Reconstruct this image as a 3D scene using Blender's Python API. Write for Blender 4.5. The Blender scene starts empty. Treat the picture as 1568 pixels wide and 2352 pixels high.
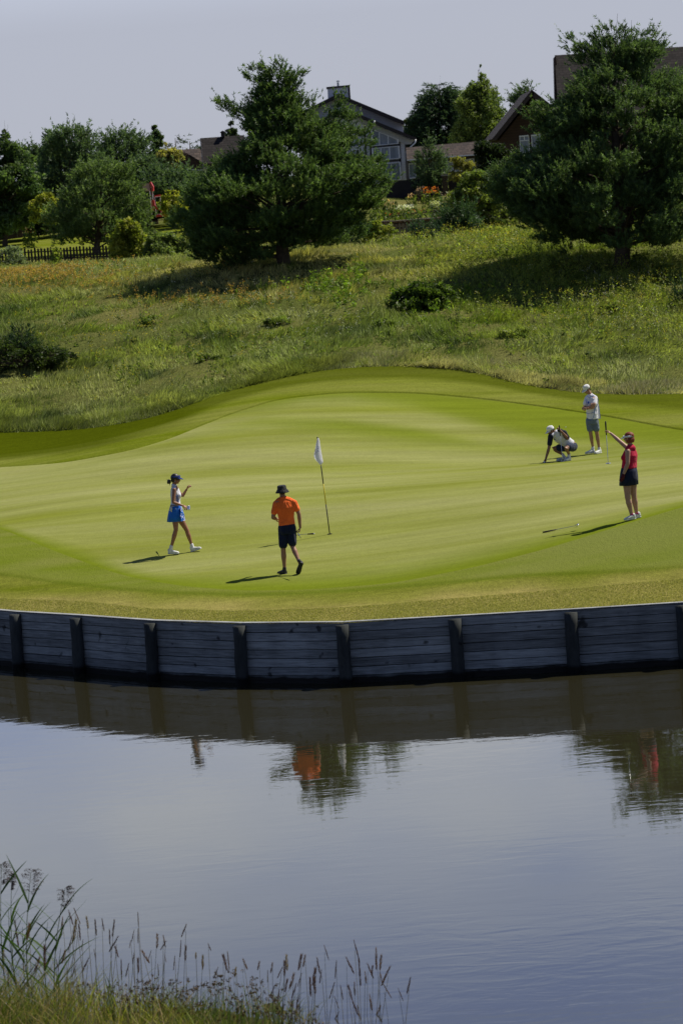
import bpy, math, random
import numpy as np
from mathutils import Vector, Matrix, Quaternion
R = math.radians
random.seed(7); rng = np.random.default_rng(7)
sc = bpy.context.scene
col = sc.collection

# ------------------------------------------------------------------ camera
FPX, CX, CY = 7000.0, 784.0, 1176.0        # focal length and centre, for a 1568 x 2352 picture
CAM_H, PITCH, ROLL = 9.0, math.atan(726/7000), R(4.5)
cam_d = bpy.data.cameras.new('camera'); cam = bpy.data.objects.new('camera', cam_d); col.objects.link(cam)
sc.camera = cam
cam_d.sensor_fit = 'HORIZONTAL'; cam_d.sensor_width = 24.0; cam_d.lens = FPX/1568*24.0
cam_d.clip_start = 1.0; cam_d.clip_end = 6000
_fw = Vector((0, math.cos(PITCH), -math.sin(PITCH))); _up = Vector((0, math.sin(PITCH), math.cos(PITCH))); _rt = Vector((1, 0, 0))
c_, s_ = math.cos(ROLL), math.sin(ROLL)
RT = _rt*c_ - _up*s_                        # the camera is rolled a little clockwise
UP = _up*c_ + _rt*s_
m = Matrix.Identity(4)
for i in range(3): m[i][0] = RT[i]; m[i][1] = UP[i]; m[i][2] = -_fw[i]; m[i][3] = (0, 0, CAM_H)[i]
cam.matrix_world = m
cam_d.dof.use_dof = True; cam_d.dof.focus_distance = 68.0; cam_d.dof.aperture_fstop = 4.5

# ------------------------------------------------------------------ light
SUN_AZ, SUN_EL = R(64), R(54)
world = bpy.data.worlds.new('World'); sc.world = world; world.use_nodes = True
wt = world.node_tree; wt.nodes.clear()
wo = wt.nodes.new('ShaderNodeOutputWorld'); bg = wt.nodes.new('ShaderNodeBackground')
sky = wt.nodes.new('ShaderNodeTexSky'); sky.sky_type = 'NISHITA'; sky.sun_disc = False
sky.sun_elevation = SUN_EL; sky.sun_rotation = SUN_AZ; sky.altitude = 100; sky.air_density = 1.0; sky.dust_density = 1.2; sky.ozone_density = 2.5
SKY = 0.07                                  # physical sky brightness, blended with thin summer haze
hs = wt.nodes.new('ShaderNodeHueSaturation'); hs.inputs['Saturation'].default_value = 0.62
mx = wt.nodes.new('ShaderNodeMix'); mx.data_type = 'RGBA'; mx.blend_type = 'MULTIPLY'; mx.inputs[0].default_value = 1.0
mx.inputs[7].default_value = (0.92, 0.94, 1.08, 1)
tcw = wt.nodes.new('ShaderNodeTexCoord'); mpw = wt.nodes.new('ShaderNodeMapping'); mpw.inputs['Scale'].default_value = (3, 3, 9)
nzw = wt.nodes.new('ShaderNodeTexNoise'); nzw.inputs['Scale'].default_value = 2.2; nzw.inputs['Detail'].default_value = 4; nzw.inputs['Roughness'].default_value = 0.5
rpw = wt.nodes.new('ShaderNodeValToRGB'); rpw.color_ramp.elements[0].position = 0.35; rpw.color_ramp.elements[1].position = 0.7
rpw.color_ramp.elements[0].color = (0.66, 0.74, 0.95, 1); rpw.color_ramp.elements[1].color = (1.10, 1.07, 1.02, 1)
mc = wt.nodes.new('ShaderNodeMix'); mc.data_type = 'RGBA'; mc.blend_type = 'MULTIPLY'; mc.inputs[0].default_value = 1.0
L = wt.links
L.new(sky.outputs[0], hs.inputs['Color']); L.new(hs.outputs[0], mx.inputs[6])
L.new(tcw.outputs['Generated'], mpw.inputs[0]); L.new(mpw.outputs[0], nzw.inputs[0]); L.new(nzw.outputs[0], rpw.inputs[0])
sep = wt.nodes.new('ShaderNodeSeparateXYZ'); L.new(tcw.outputs['Generated'], sep.inputs[0])
hz = wt.nodes.new('ShaderNodeValToRGB'); e = hz.color_ramp.elements; e[0].position = 0.0; e[0].color = (.47, .495, .575, 1); e[1].position = 1.0; e[1].color = (.08, .14, .30, 1)
for pos, c in ((.06, (.46, .485, .575)), (.10, (.68, .74, .88)), (.16, (.86, .91, 1.0)), (.21, (.76, .84, .99)), (.27, (.42, .53, .82)), (.42, (.26, .34, .52))): q = e.new(pos); q.color = c+(1,)
hm = wt.nodes.new('ShaderNodeMix'); hm.data_type = 'RGBA'; hm.inputs[0].default_value = 0.85; sk = wt.nodes.new('ShaderNodeMix'); sk.data_type = 'RGBA'; sk.blend_type = 'MULTIPLY'; sk.inputs[0].default_value = 1.0; sk.inputs[7].default_value = (SKY, SKY, SKY, 1)
L.new(sep.outputs[2], hz.inputs[0]); L.new(mx.outputs[2], sk.inputs[6]); L.new(sk.outputs[2], hm.inputs[6]); L.new(hz.outputs[0], hm.inputs[7])
gd = wt.nodes.new('ShaderNodeVectorMath'); gd.operation = 'DOT_PRODUCT'; gd.inputs[1].default_value = (math.sin(R(20)), math.cos(R(20)), 0); L.new(tcw.outputs['Generated'], gd.inputs[0])
gr = wt.nodes.new('ShaderNodeValToRGB'); gr.color_ramp.interpolation = 'EASE'; gr.color_ramp.elements[0].position = .05; gr.color_ramp.elements[0].color = (.38, .42, .50, 1); gr.color_ramp.elements[1].position = .85; gr.color_ramp.elements[1].color = (1, 1, 1, 1)
L.new(gd.outputs['Value'], gr.inputs[0]); gm = wt.nodes.new('ShaderNodeMix'); gm.data_type = 'RGBA'; gm.blend_type = 'MULTIPLY'; gm.inputs[0].default_value = 1.0   # the sky is brighter on the sun's side
L.new(hm.outputs[2], gm.inputs[6]); L.new(gr.outputs[0], gm.inputs[7]); L.new(gm.outputs[2], mc.inputs[6]); L.new(rpw.outputs[0], mc.inputs[7]); cf = wt.nodes.new('ShaderNodeMapRange'); cf.inputs[1].default_value = .06; cf.inputs[2].default_value = .14; L.new(tcw.outputs['Generated'], wt.nodes.new('ShaderNodeSeparateXYZ').inputs[0]); L.new(wt.nodes[-1].outputs[2], cf.inputs[0]); L.new(cf.outputs[0], mc.inputs[0]); L.new(mc.outputs[2], bg.inputs[0]); L.new(bg.outputs[0], wo.inputs[0])
bg.inputs[1].default_value = 1.0
sd = bpy.data.lights.new('sun', 'SUN'); sd.energy = 5.0; sd.angle = R(0.5); sd.color = (1.0, 0.93, 0.79)
sun = bpy.data.objects.new('sun', sd); col.objects.link(sun)
to_sun = Vector((math.sin(SUN_AZ)*math.cos(SUN_EL), math.cos(SUN_AZ)*math.cos(SUN_EL), math.sin(SUN_EL)))
sun.rotation_euler = to_sun.to_track_quat('Z', 'Y').to_euler(); sun.location = (60, 120, 90)
sc.view_settings.view_transform = 'Standard'; sc.view_settings.look = 'None'; sc.view_settings.gamma = 1.0
sc.view_settings.exposure = 0.06
try:
    sc.cycles.use_denoising = True; sc.cycles.max_bounces = 8; sc.cycles.diffuse_bounces = 3; sc.cycles.transparent_max_bounces = 8
    sc.cycles.caustics_reflective = False; sc.cycles.caustics_refractive = False
    sc.cycles.sample_clamp_indirect = 6.0
except Exception: pass

# ------------------------------------------------------------------ pixels and points
def ray(x, y):
    u = (np.asarray(x, float)-CX)/FPX; v = (np.asarray(y, float)-CY)/FPX
    d = np.stack([_fw[i] + u*RT[i] - v*UP[i] for i in range(3)], -1)
    return d
def at(x, y, Y):                            # the point seen at a picture position, at a given depth
    d = ray(x, y); t = Y/d[..., 1]
    p = d*np.asarray(t)[..., None]; p[..., 2] += CAM_H
    return p
def atv(x, y, Y): return Vector(at(x, y, Y).tolist())
def plane_z(x, y, z):
    d = ray(x, y); t = (z-CAM_H)/d[..., 2]
    p = d*np.asarray(t)[..., None]; p[..., 2] += CAM_H
    return p
def project(P):
    P = np.asarray(P, float); q = P - np.array([0, 0, CAM_H])
    f = q@np.array(_fw); return CX + FPX*(q@np.array(RT))/f, CY - FPX*(q@np.array(UP))/f

# ------------------------------------------------------------------ scene helpers
def tag(o, label=None, cat=None, group=None, kind=None):
    if label: o['label'] = label
    if cat: o['category'] = cat
    if group: o['group'] = group
    if kind: o['kind'] = kind
    return o
def empty(name, loc=(0, 0, 0), rz=0, label=None, cat=None, group=None):
    o = bpy.data.objects.new(name, None); o.empty_display_size = 0.3; col.objects.link(o)
    o.location = loc; o.rotation_euler = (0, 0, rz)
    return tag(o, label, cat, group)
def link_mesh(name, me, mats, parent=None, smooth=False):
    if not isinstance(mats, (list, tuple)): mats = [mats]
    for mt in mats: me.materials.append(mt)
    if smooth: me.polygons.foreach_set('use_smooth', [True]*len(me.polygons))
    o = bpy.data.objects.new(name, me); col.objects.link(o)
    if parent: o.parent = parent
    return o
def mesh_np(name, V, F, mats, parent=None, smooth=False, attrs=None, mi=None):
    """V (n,3); F list of index arrays, all faces of one size in each (m,k)"""
    me = bpy.data.meshes.new(name); V = np.ascontiguousarray(V, dtype=np.float32)
    if not isinstance(F, list): F = [F]
    loops = np.concatenate([f.ravel() for f in F]).astype(np.int32)
    tot = np.concatenate([np.full(len(f), f.shape[1], np.int32) for f in F])
    st = np.concatenate([[0], np.cumsum(tot)[:-1]]).astype(np.int32)
    me.vertices.add(len(V)); me.vertices.foreach_set('co', V.ravel())
    me.loops.add(len(loops)); me.loops.foreach_set('vertex_index', loops)
    me.polygons.add(len(tot)); me.polygons.foreach_set('loop_start', st)
    if mi is not None: me.polygons.foreach_set('material_index', np.asarray(mi, np.int32))
    me.update(calc_edges=True); me.validate()
    for k, a in (attrs or {}).items():
        a = np.asarray(a, np.float32)
        if a.ndim == 1:
            at_ = me.attributes.new(k, 'FLOAT', 'POINT'); at_.data.foreach_set('value', a)
        else:
            if a.shape[1] == 3: a = np.concatenate([a, np.ones((len(a), 1), np.float32)], 1)
            at_ = me.attributes.new(k, 'FLOAT_COLOR', 'POINT'); at_.data.foreach_set('color', a.ravel())
    return link_mesh(name, me, mats, parent, smooth)

class MB:                                   # collects simple solids into one mesh
    def __init__(s): s.v = []; s.f = []
    def add(s, vs, fs):
        n = len(s.v); s.v += [tuple(v) for v in vs]; s.f += [tuple(i+n for i in f) for f in fs]
    def hexa(s, p):                         # 8 corners: bottom 4 then top 4, counter-clockwise
        s.add(p, [(3,2,1,0),(4,5,6,7),(0,1,5,4),(1,2,6,5),(2,3,7,6),(3,0,4,7)])
    def box(s, c, d, rz=0, M=None):
        x, y, z = d[0]/2, d[1]/2, d[2]/2
        ps = [Vector(q) for q in ((-x,-y,-z),(x,-y,-z),(x,y,-z),(-x,y,-z),(-x,-y,z),(x,-y,z),(x,y,z),(-x,y,z))]
        T = Matrix.Translation(c) @ Matrix.Rotation(rz, 4, 'Z')
        if M is not None: T = M @ T
        s.hexa([T@q for q in ps])
    def prism(s, poly, v):                  # polygon of 3D points extruded by vector v
        n = len(poly); poly = [Vector(p) for p in poly]; v = Vector(v)
        s.add(poly + [p+v for p in poly], [tuple(range(n-1, -1, -1)), tuple(range(n, 2*n))] + [(i, (i+1) % n, n+(i+1) % n, n+i) for i in range(n)])
    def tube(s, pts, rad, k=6, cap=True, flat=1.0):
        pts = [Vector(p) for p in pts]; n = len(pts)
        if not hasattr(rad, '__len__'): rad = [rad]*n
        vs = []; prev = None
        for i, p in enumerate(pts):
            t = (pts[min(i+1, n-1)]-pts[max(i-1, 0)]).normalized()
            a = prev if prev is not None else (Vector((0, 0, 1)) if abs(t.z) < .9 else Vector((1, 0, 0)))
            a = (a - t*a.dot(t)).normalized(); prev = a; b = t.cross(a)
            for j in range(k):
                w = 2*math.pi*j/k; vs.append(p + (a*math.cos(w)*flat + b*math.sin(w))*rad[i])
        fs = [(i*k+j, i*k+(j+1) % k, (i+1)*k+(j+1) % k, (i+1)*k+j) for i in range(n-1) for j in range(k)]
        if cap: fs += [tuple(range(k-1, -1, -1)), tuple((n-1)*k+j for j in range(k))]
        s.add(vs, fs)
    def ball(s, c, r, n=8, m=6):
        if not hasattr(r, '__len__'): r = (r, r, r)
        vs = []; 
        for i in range(1, m):
            th = math.pi*i/m
            for j in range(n):
                ph = 2*math.pi*j/n; vs.append((c[0]+r[0]*math.sin(th)*math.cos(ph), c[1]+r[1]*math.sin(th)*math.sin(ph), c[2]+r[2]*math.cos(th)))
        vs += [(c[0], c[1], c[2]+r[2]), (c[0], c[1], c[2]-r[2])]; T = len(vs)-2
        fs = [(i*n+j, (i+1)*n+j, (i+1)*n+(j+1) % n, i*n+(j+1) % n) for i in range(m-2) for j in range(n)]
        fs += [(T, j, (j+1) % n) for j in range(n)] + [(T+1, (m-2)*n+(j+1) % n, (m-2)*n+j) for j in range(n)]
        s.add(vs, fs)
    def build(s, name, mat, parent=None, smooth=False, bevel=0):
        me = bpy.data.meshes.new(name); me.from_pydata(s.v, [], s.f); me.update()
        o = link_mesh(name, me, mat, parent, smooth)
        if bevel:
            b = o.modifiers.new('b', 'BEVEL'); b.width = bevel; b.segments = 1; b.limit_method = 'ANGLE'
        return o

# ------------------------------------------------------------------ materials
class NT:
    def __init__(s, name):
        s.m = bpy.data.materials.new(name); s.m.use_nodes = True; s.t = s.m.node_tree; s.t.nodes.clear()
        s.out = s.n('OutputMaterial'); s.b = s.n('BsdfPrincipled'); s.l(s.b.outputs[0], s.out.inputs[0])
    def n(s, k, **kw):
        o = s.t.nodes.new('ShaderNode'+k)
        for a, b in kw.items(): setattr(o, a, b)
        return o
    def l(s, a, b): s.t.links.new(a, b)
    def sock(s, v, i):
        if hasattr(v, 'is_output'): s.l(v, i)
        else:
            try: i.default_value = v
            except Exception: i.default_value = tuple(v)+(1,) if len(v) == 3 else v
    def noise(s, scale, detail=3, rough=.5, mp=None, coord='Object', dist=0):
        o = s.n('TexNoise'); o.inputs['Scale'].default_value = scale; o.inputs['Detail'].default_value = detail
        o.inputs['Roughness'].default_value = rough; o.inputs['Distortion'].default_value = dist
        tc = s.n('TexCoord'); src = tc.outputs[coord]
        if mp is not None:
            mm = s.n('Mapping'); mm.inputs['Scale'].default_value = mp; s.l(src, mm.inputs[0]); src = mm.outputs[0]
        s.l(src, o.inputs['Vector']); return o.outputs[0]
    def ramp(s, f, stops):
        o = s.n('ValToRGB'); e = o.color_ramp.elements
        while len(e) < len(stops): e.new(0.5)
        for q, (p, c) in zip(e, stops): q.position = p; q.color = tuple(c)+(1,) if hasattr(c, '__len__') else (c, c, c, 1)
        s.l(f, o.inputs[0]); return o.outputs[0]
    def mix(s, f, a, b, mode='MIX'):
        o = s.n('Mix'); o.data_type = 'RGBA'; o.blend_type = mode
        s.sock(f, o.inputs[0]); s.sock(a, o.inputs[6]); s.sock(b, o.inputs[7]); return o.outputs[2]
    def math(s, op, a, b=0.0):
        o = s.n('Math'); o.operation = op; s.sock(a, o.inputs[0]); s.sock(b, o.inputs[1]); return o.outputs[0]
    def attr(s, name, out='Color'):
        o = s.n('Attribute'); o.attribute_name = name; return o.outputs[out]
    def bump(s, h, strength=.5, dist=.05):
        o = s.n('Bump'); o.inputs['Strength'].default_value = strength; o.inputs['Distance'].default_value = dist
        s.l(h, o.inputs['Height']); s.l(o.outputs[0], s.b.inputs['Normal']); return o
    def base(s, c, rough=.8, spec=.3):
        s.sock(c, s.b.inputs['Base Color']); s.b.inputs['Roughness'].default_value = rough
        s.b.inputs['Specular IOR Level'].default_value = spec; return s.m
_mats = {}
def plain(name, c, rough=.75, spec=.3, var=.12, scale=8, metal=0, bump=0):
    if name in _mats: return _mats[name]
    t = NT(name); f = t.noise(scale, 4, .6)
    k = t.ramp(f, [(.3, 1-var), (.7, 1+var)]); t.base(t.mix(1.0, c, k, 'MULTIPLY'), rough, spec)
    t.b.inputs['Metallic'].default_value = metal
    if bump: t.bump(f, .5, bump)
    _mats[name] = t.m; return t.m
def leafmat(name, trans=.35, rough=.55):
    """foliage: colour comes from the leaves' own colour attribute; thin leaves let some sun through"""
    if name in _mats: return _mats[name]
    t = NT(name); c = t.attr('tint'); t.base(c, rough, .25)
    tr = t.n('BsdfTranslucent'); t.l(t.mix(1.0, c, (1.15, 1.25, .6, 1), 'MULTIPLY'), tr.inputs[0])
    ms = t.n('MixShader'); ms.inputs[0].default_value = trans
    t.l(t.b.outputs[0], ms.inputs[1]); t.l(tr.outputs[0], ms.inputs[2]); t.l(ms.outputs[0], t.out.inputs[0])
    _mats[name] = t.m; return t.m
# ------------------------------------------------------------------ terrain
WALL_Z = 1.13
wall_px = np.array([(-620,1330),(-300,1378),(-140,1392),(40,1408),(180,1416),(350,1428),(553,1434),(788,1432),(1045,1418),(1310,1403),(1565,1387),(1830,1370),(2100,1352)], float)
wall_P = plane_z(wall_px[:, 0], wall_px[:, 1], WALL_Z)      # post positions along the wall
ctrl = [  # picture x, y, depth
 (398,1273,66.4),(650,1318,62.5),(757,1227,67),(1440,1193,62.8),(1363,1040,80),(1270,1063,78),(784,1350,60.3),(100,1290,66.6),(400,1330,62.2),
 (1568,1165,62.8),(1200,1285,60.3),(1400,1290,58.6),(1568,1250,58.9),(784,900,90),(600,925,89),(400,990,85),(100,1065,84),(100,1030,89),(-150,1075,86),(400,930,92),(784,1000,83),(784,1100,76),
 (200,1150,74),(1568,1100,68.5),(1568,1030,76),(1300,950,86),(1568,990,82),(1568,905,88),(1200,885,91),(784,840,95),(1000,850,94),(1000,930,88),
 (784,780,98.5),(784,700,105),(1045,681,105),(500,660,112),(784,620,114),(650,600,115),(500,640,113.5),(1420,610,108),(1568,620,108),(1568,760,97),(1200,600,109),(1200,700,103.5),(1200,800,96),(1200,545,128),(900,578,138),(1000,572,136),(850,572,145),(1080,560,134),
 (100,990,92),(100,900,98),(100,800,105),(100,700,113),(100,640,145),(300,600,172),(400,700,110),(400,800,102),(-200,650,140),(-200,900,98),(-200,1000,92),
 (100,600,190),(300,592,190),(915,540,185),(760,560,170),(100,545,235),(930,512,215),(960,455,262),(1100,470,260),(1100,520,215),(1350,520,200),(1500,500,215),
 (1750,600,108),(1750,760,97),(1750,900,88),(1750,1080,69),(1750,1020,75),(1750,1160,61),(-300,1290,67)]
C = np.array(ctrl, float); CP = at(C[:, 0], C[:, 1], C[:, 2])
extra = [(-70,300,9.2),(-30,300,9.6),(0,285,10),(30,285,10),(60,260,9.5),(-90,450,10),(0,450,11),(90,450,11),(110,300,9.5),(-120,250,8.5),(150,200,8),(-150,700,10.5),(0,700,11),(150,700,11)]
CP = np.concatenate([CP, wall_P - [0, 0, .01], np.array(extra, float)])
def _U(r2): return np.where(r2 > 0, r2*np.log(np.maximum(r2, 1e-9)), 0)
def _warp(X, Y): return np.stack([np.asarray(X, float)/8, 14*np.log(np.asarray(Y, float)/60)], -1)   # even out the spacing of the points
_cp = _warp(CP[:, 0], CP[:, 1]); _n = len(_cp)
_A = np.zeros((_n+3, _n+3)); _A[:_n, :_n] = _U(((_cp[:, None]-_cp[None])**2).sum(-1)) + np.eye(_n)*.15
_A[:_n, _n] = 1; _A[:_n, _n+1:] = _cp; _A[_n, :_n] = 1; _A[_n+1:, :_n] = _cp.T
_w = np.linalg.solve(_A, np.concatenate([CP[:, 2], [0, 0, 0]]))
def ground_z(X, Y):
    q = _warp(X, Y); sh = q.shape[:-1]; q = q.reshape(-1, 2); out = np.empty(len(q))
    for i in range(0, len(q), 20000):
        b = q[i:i+20000]; out[i:i+20000] = _U(((b[:, None]-_cp[None])**2).sum(-1))@_w[:_n] + _w[_n] + b@_w[_n+1:]
    return out.reshape(sh)
def gz(x, y): return float(ground_z(np.array([x]), np.array([y]))[0])
def on_ground(px, py, y0=50, y1=400):
    """first point of the ground seen at a picture position"""
    Ys = np.concatenate([np.linspace(y0, 130, 500), np.linspace(130.3, y1, 500)]); Ys = Ys[Ys >= y0]
    P = at(np.full(len(Ys), px), np.full(len(Ys), py), Ys); g = ground_z(P[:, 0], P[:, 1]) - P[:, 2]
    k = int(np.argmax(g > 0))
    if k == 0: k = 1
    t = g[k-1]/(g[k-1]-g[k]+1e-12); p = P[k-1]*(1-t)+P[k]*t
    return Vector((p[0], p[1], gz(p[0], p[1])))

# columns of constant X/Y; rows follow the edges of the mown areas
NA = 641; A_ = np.linspace(-.2, .2, NA)
def curve_ab(pts):
    """picture polyline -> slope (X/Y) and elevation slope, sampled on the columns"""
    p = np.array(pts, float); t = np.linspace(0, len(p)-1, 400)
    i = np.arange(len(p)); x = np.interp(t, i, p[:, 0]); y = np.interp(t, i, p[:, 1])
    k = np.hanning(31); k /= k.sum(); xp = np.pad(x, 15, mode='reflect', reflect_type='odd'); yp = np.pad(y, 15, mode='reflect', reflect_type='odd')
    x = np.convolve(xp, k, 'valid'); y = np.convolve(yp, k, 'valid')
    d = ray(x, y); return np.interp(A_, d[:, 0]/d[:, 1], d[:, 2]/d[:, 1])
_Ys = np.concatenate([np.linspace(54, 130, 800), np.linspace(131, 330, 200)])
_G = ground_z(A_[:, None]*_Ys[None], np.broadcast_to(_Ys, (NA, len(_Ys)))); _S = (_G-CAM_H)/_Ys[None]
def depth_of(e):
    k = np.argmax(_S > e[:, None], 1); k = np.maximum(k, 1); r = np.arange(NA)
    a, b = _S[r, k-1], _S[r, k]; t = np.clip((e-a)/(b-a+1e-12), 0, 1); return _Ys[k-1]*(1-t)+_Ys[k]*t
wy = np.interp(A_, wall_P[:, 0]/wall_P[:, 1], wall_P[:, 1]); 
e_front = curve_ab([(-500,1160),(-200,1180),(0,1212),(130,1268),(280,1322),(420,1347),(560,1357),(700,1355),(900,1340),(1080,1305),(1250,1262),(1400,1215),(1568,1164),(1800,1105),(2100,1060)])
e_back = curve_ab([(-600,1085),(-300,1080),(0,1074),(150,1063),(300,1035),(390,1008),(470,975),(540,948),(640,917),(784,902),(950,903),(1100,916),(1250,935),(1400,958),(1568,990),(1800,1020),(2100,1040)])
e_rough = curve_ab([(-600,1010),(-300,1000),(0,992),(150,988),(270,975),(380,950),(500,905),(600,878),(700,855),(800,843),(900,839),(1000,842),(1080,852),(1150,868),(1230,888),(1320,900),(1420,906),(1568,903),(1800,898),(2100,890)])
yf, yb, yr = depth_of(e_front), depth_of(e_back), depth_of(e_rough)
yf = np.maximum(yf, wy+.5); yb = np.maximum(yb, yf+1); yr = np.maximum(yr, yb+.8)
def vnoise(X, Y, s, seed=0):                 # cheap smooth noise
    r = np.random.default_rng(seed); z = np.zeros(np.broadcast(X, Y).shape)
    for k in range(14):
        th = r.uniform(0, 2*np.pi); fr = s*r.uniform(.5, 2.2); z = z + np.sin((X*np.cos(th)+Y*np.sin(th))*fr + r.uniform(0, 6.28)+.8*np.sin(X*s*.37+k))/14
    return z*2
def sheet(name, y0, y1, rows, mat, warp=1.0, lift=None, tone=None, more=None):
    t = np.linspace(0, 1, rows)**warp; Y = y0[:, None]*(1-t)+y1[:, None]*t; X = A_[:, None]*Y
    Z = ground_z(X, Y)
    if lift is not None: Z = Z + lift(X, Y, t)
    V = np.stack([X, Y, Z], -1).reshape(-1, 3); i = np.arange(NA-1)[:, None]*rows+np.arange(rows-1)[None]
    F = np.stack([i, i+rows, i+rows+1, i+1], -1).reshape(-1, 4)
    px, py = project(V)
    at_ = {'tone': tone(px, py, V, np.broadcast_to(t, Y.shape).ravel())} if tone else None
    for k, fn in (more or {}).items(): at_[k] = fn(px, py, V)
    return mesh_np(name, V, F, mat, None, True, at_)
def soft(px, py, pts, w):                    # 1 under a picture line, 0 above, blurred by w
    p = np.array(pts, float); return 1/(1+np.exp(-np.clip((py-np.interp(px, p[:, 0], p[:, 1]))/w, -30, 30)))
def turf(name, ca, cb, cc, fine=60, big=.35, stretch=(1, 1, 1), bump=.012, extra=None, rough=.9, fibre=.22):
    t = NT(name); tone = t.attr('tone', 'Fac')
    n1 = t.noise(big, 4, .6, stretch); n2 = t.noise(fine, 3, .7, (1, .45, 1)); n3 = t.noise(big*4.5, 4, .65, stretch); n4 = t.noise(9, 4, .7, (1, .6, 1))
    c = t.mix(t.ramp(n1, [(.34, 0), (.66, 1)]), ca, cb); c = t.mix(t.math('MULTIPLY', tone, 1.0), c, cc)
    c = t.mix(1.0, c, t.ramp(n3, [(.3, .88), (.7, 1.12)]), 'MULTIPLY')
    c = t.mix(1.0, c, t.ramp(n2, [(.25, 1-fibre), (.75, 1+fibre)]), 'MULTIPLY')
    c = t.mix(1.0, c, t.ramp(n4, [(.3, 1-fibre*.6), (.7, 1+fibre*.6)]), 'MULTIPLY')
    if extra: c = extra(t, c)
    t.base(c, 1.0, 0.0); t.bump(t.math('ADD', n2, t.math('MULTIPLY', n4, 1.5)), .6, bump); return t.m
m_green = turf('putting_turf', (.19, .212, .034), (.29, .295, .12), (.14, .178, .014), fine=45, big=.16, stretch=(.35, 2.2, 1), bump=.008, fibre=.10)
def collar_mix(t, c):                        # the closer-cut collar above the longer bank grass, greyer on the mound
    g = t.noise(.5, 3, .6, (.5, 1.5, 1)); u = t.mix(t.ramp(g, [(.35, 0), (.65, 1)]), (.125, .165, .012), (.17, .19, .04)); u = t.mix(t.attr('mound', 'Fac'), u, (.165, .19, .045))
    u = t.mix(1.0, u, t.ramp(t.noise(40, 3, .7), [(.25, .84), (.75, 1.16)]), 'MULTIPLY'); c = t.mix(t.attr('upper', 'Fac'), c, u)
    return t.mix(t.attr('edge', 'Fac'), c, (.07, .11, .006))
m_apron = turf('bank_turf', (.105, .135, .006), (.165, .175, .03), (.28, .24, .08), fine=38, big=.3, stretch=(.5, 1.6, 1), bump=.03, fibre=.28, extra=collar_mix)
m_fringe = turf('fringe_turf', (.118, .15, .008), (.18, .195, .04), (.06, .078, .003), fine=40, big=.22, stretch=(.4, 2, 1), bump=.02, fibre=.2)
m_meadow = turf('meadow_soil', (.12, .13, .035), (.17, .155, .06), (.08, .10, .025), fine=14, big=.2, bump=.08, fibre=.35)
def tone_apron(px, py, V, t):
    dist = V[:, 1]-np.interp(V[:, 0]/V[:, 1], A_, wy); k = np.clip((2.9-dist+.5*vnoise(V[:, 0], V[:, 1], 1.1, 3))/1.3, 0, 1)*(.75+.35*vnoise(V[:, 0], V[:, 1], 2.3, 4)); k = np.clip(k, 0, 1)*.9
    return k
def tone_green(px, py, V, t):
    a = soft(px, py, [(0, 1100), (300, 1040), (480, 985), (600, 962), (784, 965), (950, 985), (1100, 1015), (1300, 1030), (1568, 1035)], 5) \
        - soft(px, py, [(0, 1102), (300, 1042), (480, 990), (600, 975), (784, 990), (950, 1010), (1100, 1025), (1300, 1042), (1568, 1045)], 9)   # greener sweep across the slope
    b = soft(px, py, [(400, 900), (784, 880), (1568, 960)], 2) - soft(px, py, [(400, 985), (560, 945), (700, 922), (800, 918), (950, 935), (1100, 975), (1250, 1010), (1400, 1018), (1568, 1028)], 6)
    c = np.clip((.09-t)/.08, 0, 1)           # longer collar along the front
    return np.clip(1.0*a + .85*b*(px > 380) + .9*c + .12, 0, 1)
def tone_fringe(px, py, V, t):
    top = np.clip((t-.45)/.2, 0, 1); left = np.clip((480-px)/250, 0, 1)  # left band: shade of the slope facing off the sun, put into the tone
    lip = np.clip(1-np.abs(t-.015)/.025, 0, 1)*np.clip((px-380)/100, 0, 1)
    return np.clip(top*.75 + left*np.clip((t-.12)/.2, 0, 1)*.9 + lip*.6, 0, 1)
LINE2 = [(-300,1290),(0,1314),(120,1332),(280,1349),(420,1358),(560,1362),(700,1359),(784,1354),(1000,1337),(1200,1318),(1400,1310),(1568,1298),(1800,1280)]
apron = sheet('bank_lawn', wy+.03, yf, 90, m_apron, tone=tone_apron, more={'upper': lambda px, py, V: 1-soft(px, py+1.5*vnoise(V[:, 0], V[:, 1], 2.5, 8), LINE2, 2.2), 'mound': lambda px, py, V: np.clip((px-1020)/260, 0, 1)*(.5+.35*vnoise(V[:, 0], V[:, 1], .9, 12)), 'edge': lambda px, py, V: np.exp(-np.clip(((py-4-np.interp(px, [q[0] for q in LINE2], [q[1] for q in LINE2]))/4.5)**2, 0, 30))*.45}); apron['kind'] = 'structure'
green = sheet('putting_green', yf, yb, 200, m_green, tone=tone_green); green['kind'] = 'structure'
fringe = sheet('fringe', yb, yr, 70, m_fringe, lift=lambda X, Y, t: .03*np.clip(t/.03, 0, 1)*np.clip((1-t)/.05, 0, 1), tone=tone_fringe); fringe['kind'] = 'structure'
meadow = sheet('meadow', yr, np.full(NA, 900.0), 420, m_meadow, warp=2.6, lift=lambda X, Y, t: (.10*vnoise(X, Y, .9, 5)+.05*vnoise(X, Y, 2.7, 6))*np.clip(t/.004, 0, 1)*(Y < 180), tone=lambda px, py, V, t: np.clip(.5+.5*vnoise(V[:, 0], V[:, 1], .35, 9), 0, 1))
meadow['kind'] = 'structure'

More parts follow.
